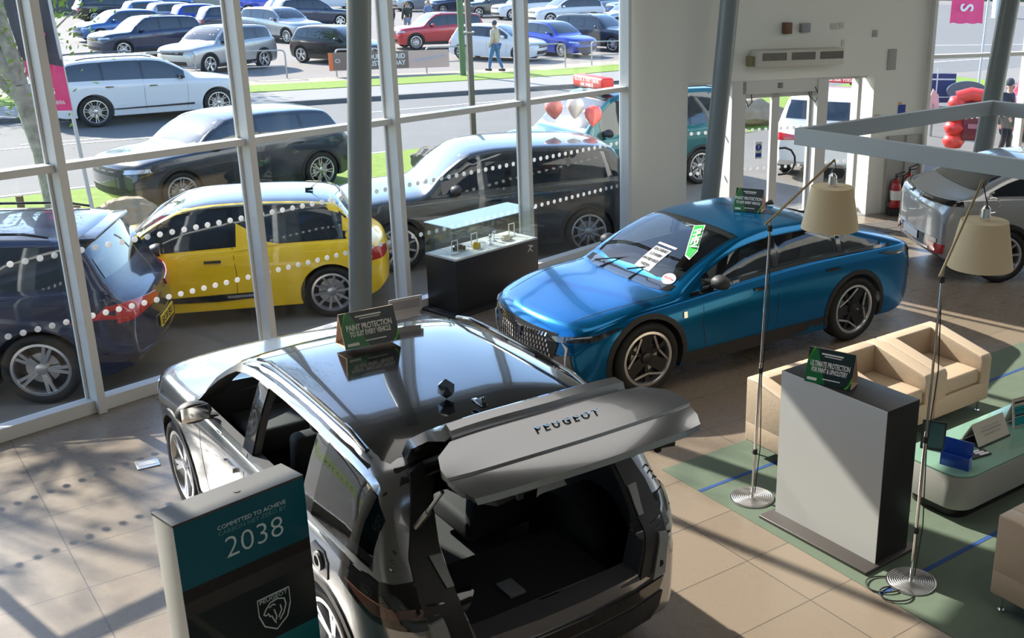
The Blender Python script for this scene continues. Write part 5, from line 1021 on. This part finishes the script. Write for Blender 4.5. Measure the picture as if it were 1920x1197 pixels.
# ------------------------------------------------------------------ trees, stones, posts, signs, banners
BARK = mat('bark_pale', (.34, .31, .26), .9, bump=.8, bscale=14, vary=.8, vscale=9); LEAF = mat('leaf_green', (.22, .36, .06), .7); LEAF.node_tree.nodes['Principled BSDF'].inputs['Specular IOR Level'].default_value = .2
def leafy(name, label, loc, trunk, crown, nleaf, size, seed):
    rnd = random.Random(seed); t = thing(name, label, 'tree', loc, rz=0); m = MB()
    for pts, r0, r1 in trunk: m.tube(pts, [r0+(r1-r0)*i/(len(pts)-1) for i in range(len(pts))], 12)
    m.build('trunk', BARK, t, smooth=60); m = MB(); cl = []
    for (cx, cy, cz, R) in crown:
        for _ in range(max(4, int(R*R*7))): 
            a = rnd.uniform(0, 2*pi); e = rnd.uniform(-.6, 1.4); rr = R*rnd.uniform(.35, 1); cl.append((cx+cos(a)*cos(e)*rr, cy+sin(a)*cos(e)*rr, cz+sin(e)*rr))
    tw = MB()
    for c in cl: 
        b = min(((Vector(p[0][-1])-Vector(c)).length, tuple(p[0][-1])) for p in trunk)[1]; mid = (Vector(b)+Vector(c))/2+Vector((rnd.uniform(-.2, .2), rnd.uniform(-.2, .2), .15)); tw.tube([b, mid, c], [.03, .02, .008], 5, cap=False)
    tw.build('branches', BARK, t, smooth=60, fix=False)
    for _ in range(nleaf):
        c = cl[rnd.randrange(len(cl))]; p = Vector((rnd.gauss(c[0], .38), rnd.gauss(c[1], .38), rnd.gauss(c[2], .32))); q = Vector((rnd.gauss(0, 1), rnd.gauss(0, 1), rnd.gauss(0, 1))).normalized(); a = q.orthogonal().normalized(); b = q.cross(a); s = size*rnd.uniform(.6, 1.2)
        m.add([p-a*s, p+b*s*.45+q*s*.1, p+a*s, p-b*s*.45+q*s*.1], [(0, 1, 2, 3)])
    o = m.build('leaves', LEAF, t, smooth=0, fix=False); o['kind'] = 'stuff'
leafy('street_tree', 'pale barked tree just outside the window at the far left', (-9.85, 16.75, -.3), [([(0, 0, 0), (-.15, .1, 1.2), (-.35, .1, 2.2)], .19, .15), ([(-.35, .1, 2.2), (-.9, .1, 3.2), (-1.3, .2, 4.6)], .13, .06), ([(-.35, .1, 2.2), (-.55, .2, 3.4), (-.2, .2, 5.2)], .12, .06), ([(-.2, .1, 1.8), (-1.2, .3, 2.7), (-2.2, .4, 3.6)], .09, .04)],
    [(-1.4, .2, 5.0, 1.7), (.3, .2, 6.3, 2.0), (-2.2, .4, 4.0, 1.1), (-.8, 0, 8.0, 1.7), (1.6, .4, 7.6, 1.5), (-.45, .2, 3.2, .75), (-.6, .3, 2.6, .6), (-.75, .3, 2.1, .4), (.2, .2, 3.6, .6)], 6500, .052, 3)
leafy('street_tree', 'leafy tree standing outside beyond the left end of the glass front', (-12.3, 12.6, -.3), [([(0, 0, 0), (.1, .1, 1.6), (.1, 0, 3.0)], .17, .12), ([(.1, 0, 3.0), (.8, .2, 4.2), (1.2, .2, 5.5)], .1, .05), ([(.1, 0, 3.0), (-.4, -.3, 4.2), (-.3, 0, 5.6)], .1, .05)],
    [(.8, .2, 5.4, 1.5), (-.5, -.2, 5.9, 1.7), (.3, .5, 7.2, 1.6), (1.5, 1.2, 6.4, 1.2)], 650, .09, 9)
leafy('lot_tree', 'slim brown trunked tree behind the pink feather flag', (-22.2, 38.5, -.3), [([(0, 0, 0), (.05, 0, 2.5), (.2, 0, 5)], .14, .08), ([(.05, 0, 2.5), (.7, 0, 4.2), (1.0, 0, 6)], .08, .04)], [(0.2, 0, 3.4, .8), (.6, 0, 5.2, 1.3), (-.7, 0, 5.6, 1.2), (.3, 0, 7, 1.4), (-.3, 0, 2.0, .6)], 1500, .14, 5)
leafy('lot_tree', 'green leafy tree at the upper left corner beyond the road', (-22.5, 33.0, -.3), [([(0, 0, 0), (0, 0, 2.4), (.1, 0, 4.5)], .14, .08)], [(0, 0, 4.0, 1.6), (.9, 0, 5.4, 1.4), (-.8, 0, 5.6, 1.5), (0, 0, 2.6, 1.2)], 1700, .14, 6)
def stone(loc, d, label, mt, seed, rz=0):
    b = bmesh.new(); bmesh.ops.create_icosphere(b, subdivisions=4, radius=.5); rnd = random.Random(seed); ks = [(Vector((rnd.gauss(0, 1), rnd.gauss(0, 1), rnd.gauss(0, 1))).normalized(), rnd.uniform(.28, .42)) for _ in range(16)]
    for v in b.verts:
        for n, c in ks:
            e = v.co.dot(n)-c
            if e > 0: v.co -= n*e*.85
        v.co += v.co.normalized()*(.012*sin(v.co.x*31+seed)+.012*sin(v.co.y*37)+.01*sin(v.co.z*43)); v.co.x *= d[0]; v.co.y *= d[1]; v.co.z *= d[2]
    me = bpy.data.meshes.new('boulder'); b.to_mesh(me); b.free(); o = link(me, 'boulder', mt, None, 30, loc, rz); tag(o, label, 'boulder', 'boulders edging the lawn')
ST1 = mat('sandstone', (.36, .29, .19), .9, bump=.5, bscale=12, vary=.35, vscale=5); ST2 = mat('dark_stone', (.10, .095, .08), .9, bump=.6, bscale=12, vary=.4, vscale=6)
stone((-8.55, 16.35, -.1), (1.15, .8, .75), 'sandstone boulder behind the bonnet of the yellow hatchback', ST1, 2, .6); stone((-9.9, 15.4, -.15), (1.9, .7, .55), 'long dark boulder left of the sandstone one', ST2, 4, .7)
stone((-6.2, 17.65, -.02), (1.7, .7, .8), 'large sandstone boulder behind the yellow hatchback roof', ST1, 5, .75); stone((-4.7, 21.0, .0), (1.3, .8, .95), 'grey boulder on the lawn left of the tall mullion', mat('grey_stone', (.2, .19, .16), .9, bump=.6, bscale=10, vary=.5, vscale=5), 8, .7)
stone((-5.2, 18.4, -.1), (.9, .6, .5), 'small dark boulder beside the large sandstone one', ST2, 11, .4)
stone((2.0, 28.2, -.0), (2.6, 1.0, .9), 'sandstone boulder seen through the left leaf of the door', ST1, 12, .7); stone((4.4, 30.6, -.05), (2.4, 1.0, .8), 'boulder beyond the white SUV behind the door', ST1, 14, .7)
stone((8.6, 29.6, -.1), (1.6, .9, .7), 'low brown rock beneath the navy sign board', ST1, 15, .3)
WD = mat('weathered_wood', (.16, .12, .08), .9, bump=.4, bscale=30)
for (x, y, lab) in ((-10.37, 16.6, 'short wooden post on the lawn by the tree'), (-9.15, 16.0, 'wooden post on the lawn beside the first mullion'), (-11.2, 17.0, 'short wooden post on the lawn at the left edge')):
    m = MB(); m.tube([(x, y, -.3), (x, y, .22)], .055, 10); tag(m.build('wooden_post', WD), lab, 'post', 'wooden posts on the lawn')
def post(name, x, y, h, r, mt, lab, cat='post', sq=False):
    m = MB(); m.box((x, y, h/2-.3), (r*2, r*2, h), rz=.5) if sq else m.tube([(x, y, -.3), (x, y, h-.3)], r, 14); return tag(m.build(name, mt), lab, cat)
po = post('street_post', -4.62, 24.2, 3.6, .055, mat('post_brown', (.11, .09, .08), .6), 'dark square street post between the third and fourth mullions', sq=True); m = MB(); m.box((-4.62, 24.2, 2.3), (.22, .16, .03)); m.build('bracket', CHR, po)
post('green_post', -7.65, 38.7, 6.5, .11, mat('post_green', (.10, .17, .07), .7), 'green painted street post near the walking person', 'post')
# tubular hoops and banners along the verge
GAL = mat('galvanised', (.36, .37, .37), .4, .7)
def hoop(x, y, az, lab, w_=1.55):
    t = thing('hoop_barrier', lab, 'barrier', (x, y, -.28), az, group='tubular hoop barriers along the verge'); m = MB(); r = .14; h_ = .95; pts = [(-w_/2, 0, 0), (-w_/2, 0, h_-r)]+[(-w_/2+r-cos(k*pi/10)*r, 0, h_-r+sin(k*pi/10)*r) for k in range(1, 6)]+[(w_/2-r+sin(k*pi/10)*r, 0, h_-r+cos(k*pi/10)*r) for k in range(0, 6)]+[(w_/2, 0, 0)]
    m.tube(pts, .028, 10); m.build('hoop', GAL, t, smooth=60); m = MB(); m.tube([(-w_/2, 0, .42), (w_/2, 0, .42)], .022, 8); m.build('cross_rail', GAL, t)
for x, y, lab in ((-22.6, 33.2, 'hoop barrier behind the rear of the white road SUV'), (-19.4, 35.4, 'hoop barrier in front of the navy SUV bonnet'), (-17.0, 36.6, 'hoop barrier in front of the silver SUV, behind the second mullion'), (-14.3, 37.6, 'hoop barrier below the black hatchback'), (-11.4, 38.9, 'hoop barrier holding the left end of the banner'), (-8.55, 40.3, 'hoop barrier holding the pink end of the banner'), (-5.1, 42.2, 'hoop barrier in front of the white hatchback'), (-2.85, 44.1, 'hoop barrier in front of the bright blue hatchback')): hoop(x, y, 58, lab)
t = thing('banner', 'brown hybrid banner stretched between hoop barriers', 'banner', (-10.35, 39.25, -.28), 60.5); m = MB(); m.box((0, -.06, .55), (4.3, .01, .62)); bn = m.build('banner_sheet', mat('banner_pink', (.62, .42, .36), .7), t)
m = MB(); m.box((-.75, -.068, .56), (2.8, .006, .60)); m.build('brown_field', mat('banner_brown', (.20, .14, .12), .7), bn); m = MB(); m.box((-2.08, -.07, .56), (.14, .008, .58)); m.build('orange_edge', mat('banner_orange', (.7, .15, .04), .7), bn)
for s_, x, z in (('YOUR  HYBRID', -.1, .68), ('SPECIALISTS TODAY', -.35, .45)): text_mesh(s_, .24, WHT, bn, frame_mtx((x-.1, -.075, z), (1, 0, 0), (0, 0, 1)), bold=.004, sx=.9)
m = MB(); [m.tube([(-1.85+.08*cos(a), -.075, .58+.055*sin(a)), (-1.85+.08*cos(a+.4), -.075, .58+.055*sin(a+.4))], .01, 5) for a in [k*.4 for k in range(16)]]; m.build('roundel', WHT, bn)
m = MB()
for k in range(5): m.box((.95+k*.24, -.07, .50+k*.035), (.2, .006, .06)); m.box((.95+k*.24, -.07, .545+k*.035), (.12, .006, .05))
m.build('printed_cars', mat('banner_cars', (.45, .42, .5), .7), bn)
# feather flag and fabric flag
PINK = mat('flag_pink', (.80, .06, .22), .7); DKF = mat('flag_dark', (.07, .075, .09), .7, vary=.5, vscale=2)
t = thing('feather_flag', 'dark and pink feather flag on a white pole at the left window', 'flag', (-8.75, 15.75, -.3), rz=radians(25)); m = MB(); m.tube([(0, 0, 0), (-.05, 0, 1.2), (-.16, 0, 4.2)], [.03, .028, .02], 12); m.build('pole', mat('pole_white', (.6, .6, .6), .4), t)
prof = [(2.0, .07, .40), (2.3, .08, .44), (2.8, .10, .50), (3.3, .12, .55), (3.9, .14, .56), (4.8, .18, .5)]; n_ = 8
for nm, z0, z1, mt in (('pink_panel', 2.0, 2.62, PINK), ('dark_panel', 2.62, 4.8, DKF)):
    m = MB(); wf = pchip([(z, w_) for z, _, w_ in prof]); xf = pchip([(z, x) for z, x, _ in prof]); R_ = 14
    for a in range(R_+1):
        z = z0+(z1-z0)*a/R_
        for b in range(n_+1): tt = b/n_; m.v.append((-xf(z)-tt*wf(z), .03*sin(tt*5+z*2), z+(.10*tt if nm == 'dark_panel' and a == 0 else (.10*tt if a == R_ and nm == 'pink_panel' else 0))))
    for a in range(R_):
        for b in range(n_): q = a*(n_+1)+b; m.f.append((q, q+1, q+n_+2, q+n_+1)); m.m.append(0)
    me = m.me(nm); b_ = bmesh.new(); b_.from_mesh(me); bmesh.ops.solidify(b_, geom=b_.faces[:], thickness=.004); b_.to_mesh(me); b_.free(); o = link(me, nm, mt, t, 60)
m = MB(); [m.tube([(-.3-.04*k, -.05, 2.6+.1*k), (-.36-.03*k, -.06, 2.85+.1*k), (-.26-.04*k, -.05, 3.1+.1*k)], [.03, .05, .02], 6) for k in range(3)]; m.build('pink_swirl', PINK, t)
text_mesh('1886', .08, WHT, t, frame_mtx((-.22, -.05, 2.12), (1, 0, 0), (0, 0, 1))); text_mesh('MG', .13, WHT, t, frame_mtx((-.34, -.05, 2.28), (1, 0, 0), (0, 0, 1)), bold=.002)
t = thing('banner_flag', 'pink fabric flag on a white pole outside at the top right', 'flag', (9.35, 34.3, -.3), rz=0); m = MB(); m.tube([(0, 0, 0), (.12, 0, 5.5)], .04, 12); m.build('pole', 'pole_white', t); m = MB()
for a in range(9):
    for b in range(9): m.v.append((-.06-b*.125-.02*a*0,   .06*sin(b*1.1+a*.3), 2.38+a*.3+.02*sin(b*2)))
for a in range(8):
    for b in range(8): q = a*9+b; m.f.append((q, q+1, q+10, q+9)); m.m.append(0)
me = m.me('flag_cloth'); b_ = bmesh.new(); b_.from_mesh(me); bmesh.ops.solidify(b_, geom=b_.faces[:], thickness=.005); b_.to_mesh(me); b_.free(); link(me, 'flag_cloth', PINK, t, 60); text_mesh('S', .55, WHT, t, frame_mtx((-.62, -.09, 2.85), (0, 0, -1), (1, 0, 0)), bold=.01); text_mesh('O', .4, WHT, t, frame_mtx((-.55, -.09, 3.3), (0, 0, -1), (1, 0, 0)), bold=.01)
t = thing('sign_board', 'navy blue sign board on two posts outside at the right', 'sign', (7.7, 32.4, -.3), rz=.1); m = MB(); m.box((0, 0, .62), (.95, .04, .85)); m.build('board', mat('board_navy', (.015, .03, .15), .5), t); m = MB(); m.box((0, -.03, .88), (.9, .01, .04)); m.box((0, -.03, .36), (.9, .01, .03)); m.box((-.1, -.03, .6), (.04, .01, 1.2)); m.build('white_rule', WHT, t)
t = thing('bunting_flag', 'small pink flag on a stand outside by the wall end', 'flag', (6.2, 26.6, -.3), rz=.2); m = MB(); m.tube([(0, 0, 0), (0, 0, .9)], .04, 8); m.build('stand', GAL, t); m = MB(); m.prism([(-.16, .5), (.16, .75), (.12, 1.1), (-.03, 1.25), (-.12, 1.0)], -.02, .02, fn=lambda a, b, w: (a, w, b)); m.build('flag_cloth', mat('flag_pale', (.75, .4, .42), .7), t)
t = thing('oval_sign', 'dark oval sign board lying beside the red SUV bonnet', 'sign', (8.4, 32.0, -.3), rz=.1); m = MB(); m.prism([(cos(k*pi/12)*.6, .6+sin(k*pi/12)*.28) for k in range(24)], -.03, .03, fn=lambda a, b, w: (a, w, b)); m.build('oval_board', mat('oval_grey', (.10, .14, .18), .4), t); m = MB(); m.box((0, 0, .17), (.06, .05, .34)); m.build('support', GAL, t)
# unidentified red object left of leaning column, made up from its shape and colour
t = thing('red_object', 'bright red puffy unidentified object with dark maroon front outside at the right', 'object', (6.45, 24.3, -.2), rz=-.2); m = MB()
for k, (z, r) in enumerate(((.25, .26), (.55, .25), (.85, .24), (1.10, .21))): m.lathe([(.001, -.16), (r*.7, -.14), (r, 0), (r*.7, .14), (.001, .16)], 20, (-.25, 0, z))
m.tube([(-.25, 0, 1.2), (.05, 0, 1.3), (.35, 0, 1.25)], .16, 14); me = m.build('red_body', mat('object_red', (.8, .04, .03), .35, 0, .4), t, smooth=60); m = MB(); m.box((.18, -.02, .72), (.55, .3, .85)); m.build('maroon_front', mat('maroon', (.18, .015, .03), .6), t, bevel=.05); m = MB(); m.box((.2, -.18, .62), (.34, .01, .1)); m.build('front_patch', mat('patch_pink', (.5, .2, .25), .6), t)
# far structures
t = thing('stone_hut', 'small beige block hut at the top of the lot', 'building', (-34.5, 84, -.3), rz=.3); m = MB(); m.box((0, 0, 1.4), (4.5, 3, 2.8)); m.build('wall', mat('hut_wall', (.42, .38, .30), .9, bump=.3, bscale=6), t); m = MB(); m.box((0, 0, 2.85), (4.9, 3.4, .15)); m.build('roof', PLA, t); m = MB(); m.box((1.1, -1.52, 1.0), (.9, .06, 2.0)); m.build('door', PLA, t)
m = MB(); m.bar((-52, 66, .25), (-36, 76.5, .25), .25, 1.1); o = m.build('boundary_wall', mat('wall_dark', (.10, .10, .11), .9)); tag(o, 'low dark boundary wall at the top left beyond the blue hatchback', 'wall'); m = MB(); m.bar((-52, 66, .85), (-36, 76.5, .85), .32, .12); m.build('coping', mat('coping_grey', (.35, .34, .33), .9), o)
post('lamp_post', 24.5, 86, 7, .55, mat('post_pale', (.6, .62, .64), .5), 'thick pale post beyond the junction at the top right', 'post')
HD = mat('hedge_green', (.10, .16, .05), .95, bump=.9, bscale=4, vary=.4, vscale=2)
m = MB(); rnd = random.Random(5)
for k in range(60): x = -75+k*2.4; b = (x, 128-abs(k-30)*.3, .4); m.lathe([(.001, -1.2), (1.6, -.9), (2.0, .3), (1.3, 1.4+rnd.uniform(0, 1)), (.001, 1.9+rnd.uniform(0, .8))], 9, b)
tag(m.build('hedge', HD, smooth=60, fix=False), 'long green hedge along the far end of the lot', 'hedge')
m = MB(); m.box((5, 150, 4), (160, 12, 9)); o = m.build('distant_building', mat('far_wall', (.30, .29, .28), .9)); tag(o, 'long plain distant building behind the hedge', 'building')
t = None
m = MB(); m.bar((-.0, 58, -.15), (14, 74, -.15), 1.8, .3); tag(m.build('verge_island', mat('dry_verge', (.34, .28, .17), .95, vary=.3)), 'dry grass island across the junction at the top right', 'verge')
